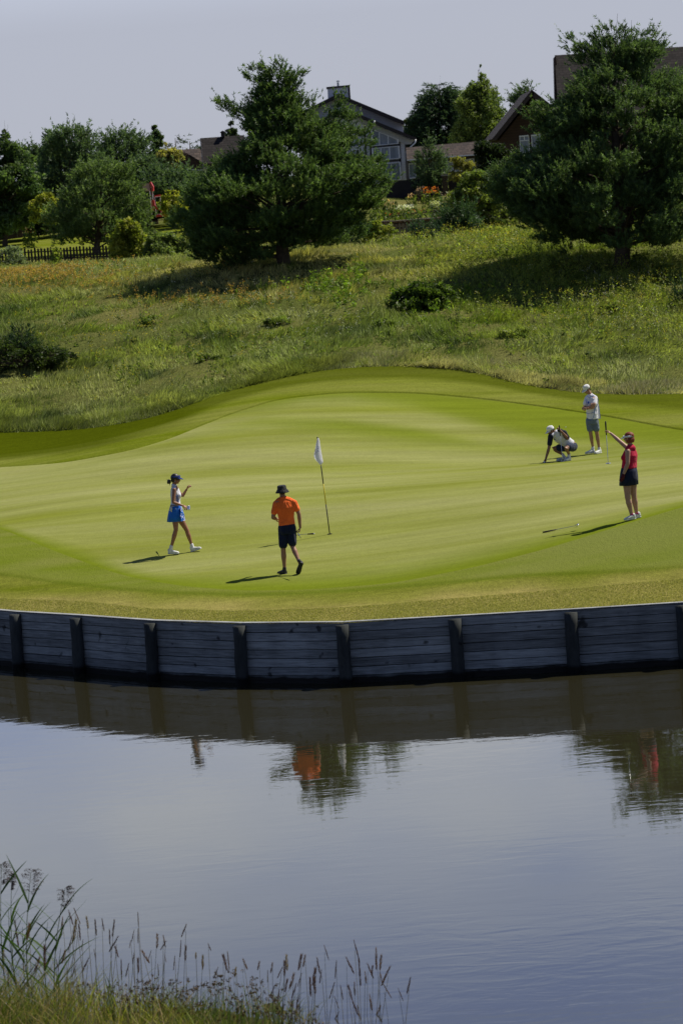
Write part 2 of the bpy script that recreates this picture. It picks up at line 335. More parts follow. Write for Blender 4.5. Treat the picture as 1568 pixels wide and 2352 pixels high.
# ------------------------------------------------------------------ water
def make_water():
    t = NT('pond_water'); t.base((.026, .024, .012), .02, .5); t.b.inputs['IOR'].default_value = 1.7
    n1 = t.noise(1.5, 3, .55, (.8, 2.0, 1), dist=.6); n2 = t.noise(.22, 2, .5, (1, 1.5, 1)); n3 = t.noise(6, 2, .5, (1, 1.8, 1), dist=.4)
    gust = t.ramp(t.noise(.075, 3, .55, (1, 1.8, 1), dist=1.0), [(.40, .35), (.62, 1.15)])           # ruffled and calm patches
    h = t.math('ADD', t.math('MULTIPLY', t.math('ADD', n1, t.math('MULTIPLY', n3, .10)), gust), t.math('MULTIPLY', n2, 1.2))
    t.bump(h, 1.0, .0023)
    mb = MB(); mb.add([(-80, 20, 0), (80, 20, 0), (120, 92, 0), (-120, 92, 0)], [(0, 1, 2, 3)])
    o = mb.build('pond', t.m); o['kind'] = 'structure'
    return o
make_water()

# ------------------------------------------------------------------ timber retaining wall
def wood(name, c0, c1, grain=(1.2, 1.2, 22), scale=1.6):
    t = NT(name); g = t.noise(scale, 6, .7, grain, dist=.3); k = t.noise(3.3, 2, .5, (1, 1, 1.2)); pl = t.attr('board', 'Fac')
    c = t.mix(t.ramp(g, [(.25, 0), (.75, 1)]), c0, c1)
    kn = t.ramp(k, [(.27, .25), (.33, 1)]); c = t.mix(1.0, c, kn, 'MULTIPLY')
    c = t.mix(1.0, c, t.ramp(pl, [(0, .65), (1, 1.25)]), 'MULTIPLY')
    st = t.ramp(t.noise(.9, 4, .6, (1, 1, .25)), [(.35, .72), (.65, 1.12)]); c = t.mix(1.0, c, st, 'MULTIPLY')
    # recess shade under the boards, painted as a dark foot above the water
    geo = t.n('NewGeometry'); sep = t.n('SeparateXYZ'); t.l(geo.outputs['Position'], sep.inputs[0])
    recess_shade = t.ramp(t.math('ADD', sep.outputs[2], t.math('MULTIPLY', t.noise(2, 3, .6), .12)), [(.16, (.07, .06, .05)), (.23, (1, 1, 1))]); c = t.mix(1.0, c, recess_shade, 'MULTIPLY')
    t.base(c, .85, .25); t.bump(g, .5, .012); return t.m
m_board = wood('weathered_board', (.09, .10, .10), (.42, .45, .45)); m_post = wood('dark_post', (.022, .027, .027), (.065, .072, .07), (4, 4, 1.2), 3)
def make_wall():
    top = empty('retaining_wall', tuple(wall_P[7]*[1, 1, 0]), 0, 'long grey weathered timber retaining wall rising from the pond below the green', 'retaining wall')
    o3 = Vector((wall_P[7][0], wall_P[7][1], 0)); r = random.Random(3)
    P = [Vector(p) for p in wall_P]
    for i in range(len(P)-1):
        a, b = P[i].copy(), P[i+1].copy(); a.z = b.z = 0; d = (b-a).normalized(); nrm = Vector((d.y, -d.x, 0))  # toward the pond
        if nrm.y > 0: nrm = -nrm
        mb = MB(); bd = []
        z = -.35; hs_ = .165
        while z < WALL_Z-.01:
            z1 = min(z+hs_, WALL_Z+.012); ins = r.uniform(0, .012)
            if WALL_Z+.012 - z1 < .05: z1 = WALL_Z+.012
            sg = r.uniform(-.003, .003); q = []
            f0, f1 = nrm*(-ins), nrm*(-ins-.05)
            for zz in (z, z1-.012):
                q += [a+f0+Vector((0, 0, zz+sg)), b+f0+Vector((0, 0, zz-sg)), b+f1+Vector((0, 0, zz-sg)), a+f1+Vector((0, 0, zz+sg))]
            mb.hexa([p-o3 for p in q]); bd += [r.random()]*8; z = z1
        o = mb.build('plank_panel', m_board, top, bevel=.004)
        at_ = o.data.attributes.new('board', 'FLOAT', 'POINT'); at_.data.foreach_set('value', bd)
    for i, p in enumerate(P):
        d = (P[min(i+1, len(P)-1)]-P[max(i-1, 0)]).normalized(); nrm = Vector((d.y, -d.x, 0))
        if nrm.y > 0: nrm = -nrm
        c = Vector((p.x, p.y, 0))+nrm*.07-o3; mb = MB(); k = 12
        pts = []; rad = []
        for j in range(8):
            z = -.4+(WALL_Z-.02+.4)*j/7; pts.append(c+nrm*(.05*(1-j/7))+Vector((r.uniform(-.008, .008), 0, z))); rad.append(.12*(1+r.uniform(-.04, .04)))
        mb.tube(pts, rad, k, True, 1.0); o = mb.build('post', m_post, top, True)
        at_ = o.data.attributes.new('board', 'FLOAT', 'POINT'); at_.data.foreach_set('value', [r.uniform(.3, .7)]*len(o.data.vertices))
    for i in range(len(P)-1):                  # thin sunlit lip along the top of the boards
        a, b = P[i].copy(), P[i+1].copy(); a.z = b.z = 0; d = (b-a).normalized(); nrm = Vector((d.y, -d.x, 0))
        if nrm.y > 0: nrm = -nrm
        mb = MB(); z0, z1 = WALL_Z+.014, WALL_Z+.030; mb.hexa([p-o3 for p in (a+nrm*.012+Vector((0,0,z0)), b+nrm*.012+Vector((0,0,z0)), b-nrm*.10+Vector((0,0,z0)), a-nrm*.10+Vector((0,0,z0)), a+nrm*.012+Vector((0,0,z1)), b+nrm*.012+Vector((0,0,z1)), b-nrm*.10+Vector((0,0,z1)), a-nrm*.10+Vector((0,0,z1)))])
        mb.build('capping_board', plain('pale_capping', (.30, .31, .31), .8, .2, .3, 3), top)
make_wall()
# ------------------------------------------------------------------ foliage
m_needle = leafmat('pine_needles', .42, .5); m_leaf = leafmat('broad_leaves', .5, .5); m_grass = leafmat('grass_blades', .38, .65)
m_bark = plain('bark', (.10, .075, .055), .9, .1, .35, 6, bump=.03)
m_bark_light = plain('birch_bark', (.45, .43, .38), .8, .2, .4, 5)
def unit(v): return v/np.maximum(np.linalg.norm(v, axis=-1, keepdims=True), 1e-9)
def blades(base, dirv, length, width, tint, r):
    """thin triangles; arrays of n"""
    n = len(base); side = unit(np.cross(dirv, unit(r.normal(size=(n, 3)))))*np.asarray(width).reshape(-1, 1)*.5
    V = np.stack([base-side, base+side, base+dirv*np.asarray(length).reshape(-1, 1)], 1).reshape(-1, 3)
    return V, np.arange(3*n).reshape(-1, 3), np.repeat(tint, 3, 0)
def leaves(pos, nrm, size, tint, r, long=1.5):
    n = len(pos); a = unit(np.cross(nrm, r.normal(size=(n, 3)))); b = unit(np.cross(nrm, a)); s = np.asarray(size).reshape(-1, 1)
    V = np.stack([pos-a*s*long, pos+b*s*.62, pos+a*s*long, pos-b*s*.62], 1).reshape(-1, 3)
    return V, np.arange(4*n).reshape(-1, 4), np.repeat(tint, 4, 0)
def palette(r, n, lo, hi, jit=.18):
    t = r.random((n, 1)); c = np.array(lo)*(1-t)+np.array(hi)*t
    return np.clip(c*(1+r.normal(size=(n, 1))*jit), .004, 1)
def tufts(pos, dr, length, lo, hi, r, n=18, w=.02, nl=.11):
    """pine shoots: each a brush of needles round its twig"""
    m_ = len(pos); t = r.random((m_, n))**.8; base = pos[:, None]+dr[:, None]*(length[:, None]*t)[..., None]
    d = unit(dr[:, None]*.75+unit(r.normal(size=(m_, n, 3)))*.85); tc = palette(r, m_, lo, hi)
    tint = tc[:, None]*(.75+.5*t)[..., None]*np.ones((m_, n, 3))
    return blades(base.reshape(-1, 3), d.reshape(-1, 3), nl*r.uniform(.7, 1.2, m_*n), w*np.ones(m_*n), tint.reshape(-1, 3), r)
def inside_rows(rows, r, n, shrink=0.0, power=.5):
    """points of the picture inside a silhouette given as (y, x left, x right) rows, and how far back they may lie"""
    a = np.array(rows, float); y = np.empty(0); 
    wd = a[:, 2]-a[:, 1]; ys = np.linspace(a[0, 0], a[-1, 0], 300); ws = np.interp(ys, a[:, 0], wd); cdf = np.cumsum(ws**1.35); cdf /= cdf[-1]
    y = np.interp(r.random(n), cdf, ys); xl = np.interp(y, a[:, 0], a[:, 1])+shrink; xr = np.interp(y, a[:, 0], a[:, 2])-shrink; xr = np.maximum(xr, xl+1)
    k = r.uniform(-1, 1, n); k = np.sign(k)*np.abs(k)**.8; x = (xl+xr)/2+k*(xr-xl)/2; hw = (xr-xl)/2
    return x, y, hw*np.sqrt(np.maximum(1-k*k, .03))
def merge(parts):
    V = []; F = {}; T = []; n = 0
    for v, f, t in parts:
        V.append(v); T.append(t); F.setdefault(f.shape[1], []).append(f+n); n += len(v)
    return np.concatenate(V), [np.concatenate(x) for x in F.values()], np.concatenate(T)
def limb(mb, a, b, r0, r1, sag, r):
    a, b = Vector(a), Vector(b); pts = []
    for i in range(6):
        t = i/5; p = a.lerp(b, t); p.z += sag*math.sin(math.pi*t); p += Vector((r.uniform(-1, 1), r.uniform(-1, 1), 0))*(b-a).length*.02*math.sin(math.pi*t); pts.append(p)
    mb.tube(pts, [r0+(r1-r0)*i/5 for i in range(6)], 5, False)
def tree(kind, rows, base, Y, label, cat='tree', name=None, lobes=80, lr=.55, per=28, lo=(.022, .05, .02), hi=(.05, .092, .03), extra=(), group=None,
         leader=None, seed=1, trunk_r=.18, needle=.12, width=.034, nb=22, size=.05, up=.8, flat=.5, deep=1.0, trunk_lean=0, bark=None, shrink=None, bare=()):
    r = np.random.default_rng(seed); pr = random.Random(seed)
    bp = atv(base[0], base[1], Y); bp.z = gz(bp.x, bp.y)
    s = FPX/Y; shrink = lr*s*.45 if shrink is None else shrink*.7
    x, y, dd = inside_rows(rows, r, lobes, shrink); dy = r.uniform(-1, 1, lobes)*dd/s*deep; ra_ = np.array(rows, float); hw = np.interp(y, ra_[:, 0], (ra_[:, 2]-ra_[:, 1])/2)/s
    c = at(x, y, Y+dy); lrs = np.minimum(lr*r.uniform(.55, 1.3, lobes), np.maximum(hw*.55, .16))
    if len(extra):
        e = np.array([(q[0], q[1]) for q in extra], float); ey = np.array([q[3] if len(q) > 3 else 0 for q in extra], float)
        c = np.concatenate([c, at(e[:, 0], e[:, 1], Y+ey)]); lrs = np.concatenate([lrs, [q[2] for q in extra]])
    root = empty(name or {'pine': 'pine_tree', 'leaf': 'leafy_tree', 'spruce': 'spruce_tree'}[kind], tuple(bp), 0, label, cat, group)
    topx, topy = rows[0][1]*.5+rows[0][2]*.5, rows[0][0]
    top = atv(topx, topy, Y); axis = leader or [(0, 0), (1, 1)]
    def trunk_at(z):
        t = min(max((z-bp.z)/(top.z-bp.z), 0), 1); return Vector((bp.x+(top.x-bp.x)*t**1.3, bp.y+(top.y-bp.y)*t, bp.z+(top.z-bp.z)*t))
    # foliage
    n = len(c); per_i = np.maximum(3, (per*(lrs/lr)**2).astype(int)); idx = np.repeat(np.arange(n), per_i); m_ = len(idx)
    q = unit(r.normal(size=(m_, 3)))*(r.random((m_, 1))**.45); off = q*lrs[idx][:, None]*np.array([1, 1, flat])
    pos = c[idx]+off; ax = np.array([trunk_at(z) for z in c[:, 2]])
    out = c-ax; out[:, 2] = 0; out = unit(out)
    if kind == 'pine':
        d = unit(out[idx]*.55+np.array([0, 0, up])+q*.6+r.normal(size=(m_, 3))*.15)
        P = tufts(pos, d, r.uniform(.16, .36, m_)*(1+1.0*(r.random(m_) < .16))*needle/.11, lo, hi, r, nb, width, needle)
        parts = [P]
    elif kind == 'spruce':
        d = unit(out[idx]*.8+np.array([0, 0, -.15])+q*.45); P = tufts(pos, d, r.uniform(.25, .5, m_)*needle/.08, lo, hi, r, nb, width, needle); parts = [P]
    else:
        k = nb; pp = (pos[:, None]+r.normal(size=(m_, k, 3))*lrs[idx][:, None, None]*.16).reshape(-1, 3)
        lobet = palette(r, n, lo, hi, .15)[idx]; tt = (lobet[:, None]*r.uniform(.7, 1.35, (m_, k, 1))).reshape(-1, 3)
        nn = unit(r.normal(size=(len(pp), 3))+np.array([0, 0, .5])); parts = [leaves(pp, nn, size*r.uniform(.6, 1.2, len(pp)), tt, r)]
    V, F, T = merge(parts); o3 = np.array(bp)
    ob = mesh_np('crown' if cat == 'tree' else 'foliage', V-o3, F, m_needle if kind != 'leaf' else m_leaf, root, False, {'tint': T})
    # wood
    mb = MB(); n_t = 9; tp = [trunk_at(bp.z-.3+(top.z-bp.z+.1)*i/(n_t-1)*.97)-bp for i in range(n_t)]; tp[0].z = -.3
    if trunk_r > 0:
        for i in range(1, n_t-1): tp[i] += Vector((pr.uniform(-1, 1), pr.uniform(-1, 1), 0))*trunk_r*.5
        mb.tube(tp, [trunk_r*(1.15-1.05*(i/(n_t-1))**.9)+.01 for i in range(n_t)], 9)
    lm = MB()
    step = max(1, n//70)
    for i in range(0, n, step):
        e = Vector(c[i]); h = Vector((0, 0, 0)); dist = (Vector((e.x, e.y, 0))-Vector((bp.x, bp.y, 0))).length
        z0 = max(bp.z+.25*(top.z-bp.z)*pr.uniform(.3, 1), e.z-dist*pr.uniform(.3, .7)) if kind != 'spruce' else e.z+dist*.15
        z0 = min(z0, e.z+.2*dist) if z0 < e.z or kind == 'spruce' else max(bp.z+.1, e.z-.05)
        a = trunk_at(z0)-bp; limb(lm, a, e-bp, max(.012, trunk_r*.30*(1-.6*(z0-bp.z)/(top.z-bp.z+.01))), .008, dist*.05, pr)
    for (x0, y0, x1, y1) in bare:           # bare twigs that stand above the crown
        limb(lm, atv(x0, y0, Y)-bp, atv(x1, y1, Y)-bp, .012, .004, 0, pr)
    if mb.v: mb.build('trunk', bark or m_bark, root, True)
    if lm.v: lm.build('branches', bark or m_bark, root, True)
    return root

# the two big pines
tree('pine', [(142,636,644),(165,612,660),(200,596,678),(235,584,680),(262,566,694),(285,556,722),(310,548,792),(345,545,820),(372,525,845),(400,480,868),(430,445,880),(470,420,866),(515,412,820),(545,425,775),(575,450,690),(600,480,585)],
     (650, 602), 115, 'large dark green pine with double top standing alone above the middle of the green', lobes=335, lr=.5, per=60, flat=.36, seed=11, trunk_r=.24,
     lo=(.052, .10, .036), hi=(.15, .22, .065), extra=[(598,188,.3),(622,178,.34),(648,182,.36),(668,192,.3),(606,215,.36),(638,212,.42),(664,224,.36),(592,232,.3),(604,252,.42),(640,245,.45),(512,240,.28),(530,250,.33),(548,262,.35),(578,180,.25),(588,160,.2),(612,160,.26),(640,150,.22),(655,165,.25),(684,178,.25),(672,205,.3),(700,240,.25),(712,250,.2),
     (775,222,.2),(778,245,.26),(770,270,.34),(785,265,.3),(800,275,.28),(760,295,.4),(800,305,.4),(828,312,.28),(845,296,.2),(840,335,.3),(750,262,.22),(862,372,.3),(880,392,.26),(886,420,.3),(865,440,.4),(410,520,.3),(415,500,.35),(520,618,.35),(500,600,.4),(545,610,.4),(470,590,.4),(610,590,.4,-1.4),(730,560,.5,1.5),(770,555,.45,1.8),(820,540,.4,1)], up=.85, shrink=28)
tree('pine', [(64,1404,1422),(95,1378,1455),(120,1345,1500),(150,1338,1522),(185,1322,1560),(220,1290,1640),(255,1262,1660),(290,1245,1660),(330,1232,1650),(370,1215,1650),(395,1170,1650),(410,1145,1660),(440,1150,1680),(470,1165,1680),(505,1190,1680),(535,1230,1690),(560,1290,1690)],
     (1425, 605), 108, 'huge broad dark pine at the right edge, hiding the brown wooden house', lobes=450, lr=.54, per=58, flat=.36, seed=23, trunk_r=.26,
     lo=(.058, .105, .044), hi=(.14, .205, .07), extra=[(1385,108,.36),(1352,132,.36),(1410,95,.32),(1432,115,.4),(1462,110,.36),(1492,128,.36),(1330,145,.34),(1375,140,.42),(1312,95,.25),(1322,118,.28),(1345,112,.26),(1398,68,.25),(1372,85,.24),(1422,75,.24),(1438,92,.3),(1475,80,.22),(1500,90,.24),(1512,118,.2),(1135,402,.24),(1150,398,.3),(1136,445,.26),(1155,462,.3),(1178,480,.3),(1218,268,.26),(1240,250,.3),(1235,275,.3),(1252,288,.35),(1262,268,.32),(1232,300,.25),(1205,372,.3),(1178,372,.24),(1195,362,.26),(1250,550,.3),(1280,560,.3),(1305,578,.25)], up=.8, shrink=26,
     bare=[(1414,80,1418,30),(1418,75,1436,40),(1425,85,1440,52),(1448,85,1450,45),(1404,70,1398,42)])
# smaller conifers behind
P1, P2 = dict(lo=(.065, .11, .06), hi=(.13, .19, .09)), dict(lo=(.085, .135, .05), hi=(.17, .235, .08))
tree('pine', [(372,225,250),(395,180,290),(430,155,315),(470,135,328),(505,122,335),(535,128,330),(558,150,300)], (224, 566), 197, 'round bushy pine standing behind the dark picket fence on the left', lobes=150, lr=.62, per=22, seed=31, trunk_r=.2, needle=.19, width=.07, nb=16, **P2, shrink=8)
BK = dict(cat='tree', group='trees along the far left garden', needle=.24, width=.095, nb=14, per=26)
tree('pine', [(284,150,178),(300,118,205),(335,100,222),(380,95,230),(430,90,232),(480,80,220),(520,80,200)], (160, 545), 232, 'tall pine with pointed shoots, highest of the trees on the far left', lobes=150, lr=.8, seed=41, **P1, **BK)
tree('pine', [(298,255,275),(318,232,310),(350,225,335),(400,225,345),(450,220,345),(480,220,340)], (280, 520), 236, 'bushy pine between the tallest left pine and the slim yellowing tree', lobes=110, lr=.8, seed=42, **P1, **BK)
tree('leaf', [(285,350,358),(305,335,372),(335,332,380),(370,330,385),(410,330,390),(450,330,390)], (358, 500), 240, 'slim dark green leafy tree with a pointed top left of the dark roofed house', lobes=70, lr=.6, seed=43, lo=(.06,.10,.035), hi=(.11,.16,.05), cat='tree', nb=10, size=.12, per=18, group='trees along the far left garden')
tree('leaf', [(322,378,392),(345,365,412),(375,360,420),(410,365,425),(440,370,425)], (395, 500), 236, 'small yellow leaved tree beside the dark roofed house', lobes=60, lr=.5, seed=44, lo=(.22,.23,.07), hi=(.42,.38,.12), cat='tree', nb=10, size=.11, per=18, trunk_r=.1)
tree('pine', [(400,350,430),(425,335,470),(455,345,480),(475,350,470)], (400, 505), 228, 'low spreading pine below the yellow leaved tree', lobes=60, lr=.6, seed=45, **P1, **BK)
tree('leaf', [(280,5,20),(305,0,30),(340,-40,60),(390,-80,95),(450,-90,100),(500,-80,85),(530,-60,60)], (10, 560), 222, 'tall leafy tree with a bare spindly tip at the left edge of the picture', lobes=150, lr=.8, seed=46, lo=(.06,.105,.045), hi=(.12,.18,.06), cat='tree', nb=9, size=.13, per=20, group='trees along the far left garden', bare=[(12,310,10,275),(15,320,18,285)])
tree('pine', [(335,60,85),(360,45,120),(400,40,130),(450,40,130),(500,30,110),(530,30,90)], (85, 545), 240, 'pine filling the gap between the left edge tree and the tallest pine', lobes=90, lr=.8, seed=47, **P1, **BK)
for i, (x, y, w, b, lab) in enumerate([(402,308,16,400,'small far spruce just left of the dark roofed house'),(436,315,18,400,'far spruce tip rising above the dark roof'),(530,272,26,360,'far tree top behind the left shoulder of the big pine'),(940,268,20,400,'far pale green tree right of the white gabled house')]):
    tree('spruce' if i != 2 else 'leaf', [(y,x-2,x+2),(y+25,x-w*.6,x+w*.6),(y+60,x-w,x+w),(y+110,x-w*1.4,x+w*1.4)], (x, b+20), 330, lab, lobes=50, lr=.8, seed=50+i, lo=(.04,.065,.03), hi=(.07,.1,.05), needle=.3, width=.12, nb=12, per=20, size=.16, group='distant trees beyond the houses')
tree('spruce', [(188,1005,1012),(215,985,1035),(250,968,1048),(285,958,1052),(320,945,1060),(355,940,1065)], (1008, 400), 300, 'dark spruce with a ragged top standing behind the low brown roof', lobes=230, lr=.6, seed=61, lo=(.035,.065,.04), hi=(.07,.115,.055), needle=.28, width=.11, nb=14, per=26, up=0, deep=.8,
     bare=[(1010,215,1011,172),(990,235,978,190),(1030,225,1038,192),(1005,220,1000,190)])
tree('leaf', [(146,1096,1102),(175,1082,1118),(205,1065,1132),(240,1050,1150),(275,1045,1160),(310,1040,1160),(345,1035,1150),(370,1045,1140)], (1100, 420), 290, 'tall feathery birch tree behind the low brown roofed wing', lobes=230, lr=.75, seed=62, lo=(.11,.165,.04), hi=(.22,.27,.075), nb=10, size=.10, per=24, trunk_r=.13, bark=m_bark_light, flat=.9)
tree('pine', [(182,1212,1216),(205,1195,1222),(235,1180,1225),(270,1170,1215)], (1215, 470), 262, 'thin pine poking up behind the eaves of the brown house', lobes=26, lr=.45, seed=63, needle=.24, width=.09, nb=14, per=14, trunk_r=.1, **P1)
tree('leaf', [(270,925,945),(300,920,965),(335,925,975),(365,930,985)], (955, 430), 300, 'yellow green leafy tree behind the wing, left of the dark spruce', lobes=50, lr=.7, seed=64, lo=(.10,.14,.04), hi=(.2,.22,.07), nb=9, size=.14, per=16)
tree('pine', [(320,980,988),(345,968,1002),(375,955,1018),(405,945,1028),(432,950,1025)], (985, 445), 262, 'young pointed pine in front of the low brown roofed wing', lobes=60, lr=.45, seed=65, needle=.2, width=.075, nb=12, per=18, trunk_r=.09, **P1)
tree('pine', [(470,1048,1062),(490,1030,1075),(515,1018,1088),(538,1018,1092)], (1052, 548), 170, 'young pine with long upright shoots beside the brick garden wall', lobes=40, lr=.35, seed=66, needle=.22, width=.05, nb=18, per=12, trunk_r=.06, lo=(.04,.075,.035), hi=(.07,.12,.055), up=1.3, shrink=4)
tree('pine', [(508,965,975),(525,955,990),(545,950,1000),(560,952,995)], (975, 568), 160, 'small dark pine sapling in front of the brick garden wall', lobes=22, lr=.3, seed=67, needle=.17, width=.055, nb=14, per=12, trunk_r=.04, lo=(.03,.06,.035), hi=(.055,.095,.05), shrink=3)
tree('pine', [(480,700,770),(505,690,810),(530,690,840),(555,700,830),(578,705,745)], (735, 585), 150, 'bushy young pine half hidden behind the right side of the big pine', lobes=60, lr=.42, seed=68, needle=.17, width=.055, nb=14, per=16, trunk_r=.08, lo=(.03,.06,.03), hi=(.055,.095,.045), shrink=5)
tree('pine', [(345,120,160),(380,95,200),(430,80,230),(480,70,240),(530,60,240)], (150, 545), 244, 'dark pine low between the tallest pine and the round bushy pine', lobes=110, lr=.8, seed=48, **P1, **BK)
tree('leaf', [(420,-20,30),(450,-40,70),(490,-50,100),(530,-40,110)], (30, 548), 229, 'dense dark undergrowth behind the brown fence at the far left', 'shrub', 'shrub', lobes=70, lr=.7, seed=49, lo=(.02,.035,.015), hi=(.04,.06,.025), nb=9, size=.13, per=18, trunk_r=0)
tree('pine', [(360,300,345),(400,290,360),(440,285,420),(480,300,440),(505,330,440)], (340, 505), 233, 'dark pine behind the play tower', lobes=110, lr=.7, seed=40, **P1, **BK)
tree('leaf', [(425,425,470),(455,415,500),(490,410,520),(530,420,520)], (470, 545), 222, 'shaded shrub behind the lower left limbs of the big pine', 'shrub', 'shrub', lobes=60, lr=.5, seed=39, lo=(.03,.05,.015), hi=(.07,.1,.03), nb=9, size=.1, per=16, trunk_r=0)
# shrubs
SH = dict(cat='shrub', name='shrub', nb=8, trunk_r=0)
tree('leaf', [(395,1060,1130),(430,1040,1165),(465,1030,1170),(495,1070,1180),(520,1110,1180)], (1100, 530), 205, 'dense green shrub sprawling beside the dark board fence', lobes=100, lr=.45, seed=71, lo=(.08,.12,.025), hi=(.19,.23,.05), size=.09, per=18, **SH)
tree('leaf', [(325,1098,1150),(350,1092,1170),(400,1092,1190),(450,1090,1195),(500,1095,1200)], (1145, 520), 222, 'very dark climbing plant smothering the left wall of the brown house', lobes=150, lr=.5, seed=72, lo=(.02,.035,.012), hi=(.035,.055,.018), size=.1, per=20, **SH)
tree('leaf', [(440,95,115),(455,70,125),(480,65,130),(510,75,125)], (100, 520), 215, 'bright yellow green shrub beside the brown fence on the left', lobes=36, lr=.45, seed=73, lo=(.18,.22,.03), hi=(.36,.36,.06), size=.09, per=16, **SH)
tree('leaf', [(440,378,410),(460,370,425),(485,372,428),(505,380,420)], (400, 515), 210, 'bright yellow shrub right of the red slide', lobes=40, lr=.4, seed=74, lo=(.22,.26,.03), hi=(.44,.42,.07), size=.09, per=16, **SH)
tree('leaf', [(362,1040,1075),(385,1028,1095),(410,1020,1090)], (1055, 425), 258, 'yellowish shrub under the windows of the low wing', lobes=30, lr=.5, seed=75, lo=(.2,.21,.05), hi=(.36,.33,.09), size=.1, per=16, **SH)
tree('leaf', [(505,270,310),(530,262,325),(560,255,335),(590,250,340),(608,255,335)], (295, 608), 186, 'leafy yellow flecked sapling thicket growing through the picket fence', lobes=85, lr=.45, seed=76, lo=(.14,.19,.025), hi=(.42,.42,.07), size=.085, per=16, **SH)
tree('leaf', [(535,345,400),(560,335,440),(585,325,450),(606,325,455)], (390, 606), 185, 'grey green thicket covering the right end of the left picket fence', lobes=90, lr=.45, seed=77, lo=(.12,.17,.05), hi=(.27,.33,.1), size=.085, per=16, **SH)
tree('leaf', [(555,118,135),(575,112,140),(600,110,145)], (126, 606), 187, 'slender leafy shoots against the left part of the picket fence', lobes=20, lr=.35, seed=78, lo=(.13,.19,.03), hi=(.3,.34,.08), size=.07, per=14, **SH)
tree('leaf', [(568,0,40),(585,-20,60),(604,-20,62)], (20, 606), 187, 'low grey leaved shrub at the left end of the picket fence', lobes=30, lr=.35, seed=79, lo=(.14,.18,.1), hi=(.25,.3,.18), size=.06, per=14, **SH)
tree('leaf', [(655,940,1020),(670,915,1035),(690,905,1040),(708,905,1030)], (970, 706), 103.5, 'dark leafy bush growing out of the meadow slope in front of the tree shadow', lobes=90, lr=.26, seed=80, lo=(.05,.09,.015), hi=(.14,.21,.035), size=.05, per=20, shrink=3, **SH)
tree('leaf', [(508,850,900),(530,842,905),(555,830,900),(575,815,880)], (860, 580), 150, 'sunlit leafy weeds and saplings left of the brick garden wall', lobes=40, lr=.3, seed=81, lo=(.14,.2,.03), hi=(.36,.38,.07), size=.055, per=14, **SH)
tree('leaf', [(515,1110,1135),(535,1095,1160),(560,1085,1175),(575,1085,1170)], (1125, 575), 140, 'bright leafy thicket at the left foot of the huge right pine', lobes=50, lr=.3, seed=82, lo=(.13,.19,.03), hi=(.33,.35,.07), size=.055, per=14, **SH)
tree('pine', [(750,42,56),(775,32,66),(800,20,80),(825,5,90)], (48, 835), 101.5, 'small dark pine bush in the shaded hollow at the left edge of the meadow', 'shrub', 'shrub', lobes=45, lr=.3, seed=83, needle=.11, width=.035, nb=12, per=12, trunk_r=.03, lo=(.02,.045,.02), hi=(.04,.07,.03), shrink=3)
tree('pine', [(655,1556,1600),(690,1545,1620),(720,1550,1620)], (1580, 722), 101, 'dark pine bush cut by the right edge of the picture', 'shrub', 'shrub', lobes=30, lr=.3, seed=84, needle=.11, width=.035, nb=12, per=12, trunk_r=.03, lo=(.02,.045,.02), hi=(.04,.07,.03), shrink=3)

tree('leaf', [(788,-30,60),(800,-50,130),(815,-50,175),(835,-50,130),(850,-50,50)], (60, 846), 101.3, 'tangle of low growth, coloured dark for shade, filling the hollow at the left edge of the meadow', lobes=90, lr=.26, seed=85, lo=(.03,.05,.015), hi=(.09,.13,.03), size=.04, per=18, shrink=2, flat=.4, **SH)  # dark leaf colour stands in for the shade of the hollow
for i, (x, y, w, h_, lab) in enumerate([(1275,618,40,26,'small pale leafed sapling just left of the shadow of the huge pine'),(1465,615,26,30,'slim silvery sapling below the trunk of the huge right pine'),(1520,640,40,36,'bright leafy sapling near the right edge, below the huge pine'),(1330,660,30,34,'leafy sapling standing in the middle of the long tree shadow'),(1400,720,50,26,'low yellowish weed clump on the right of the slope'),(640,745,60,16,'low grey green weed clump in the middle of the slope'),(880,750,50,18,'dark green weed clump above the middle of the rough edge'),(355,745,50,18,'dark green weed clump on the left of the slope'),(1180,770,60,18,'yellow flecked weed clump above the pale rough edge'),(480,830,50,14,'low dark tussock above the left rough edge')]):
    q = on_ground(x, y+2); tree('leaf', [(y-h_,x-w*.2,x+w*.2),(y-h_*.5,x-w*.5,x+w*.5),(y,x-w*.5,x+w*.5)], (x, y+1), q.y, lab, cat='weed clump', name='weed_clump', lobes=10, lr=.16, per=26, nb=8, trunk_r=0, seed=900+i, lo=(.12,.17,.03), hi=(.28,.33,.08) if i in (0,2,4,8) else (.22,.28,.06), size=.032, shrink=1)
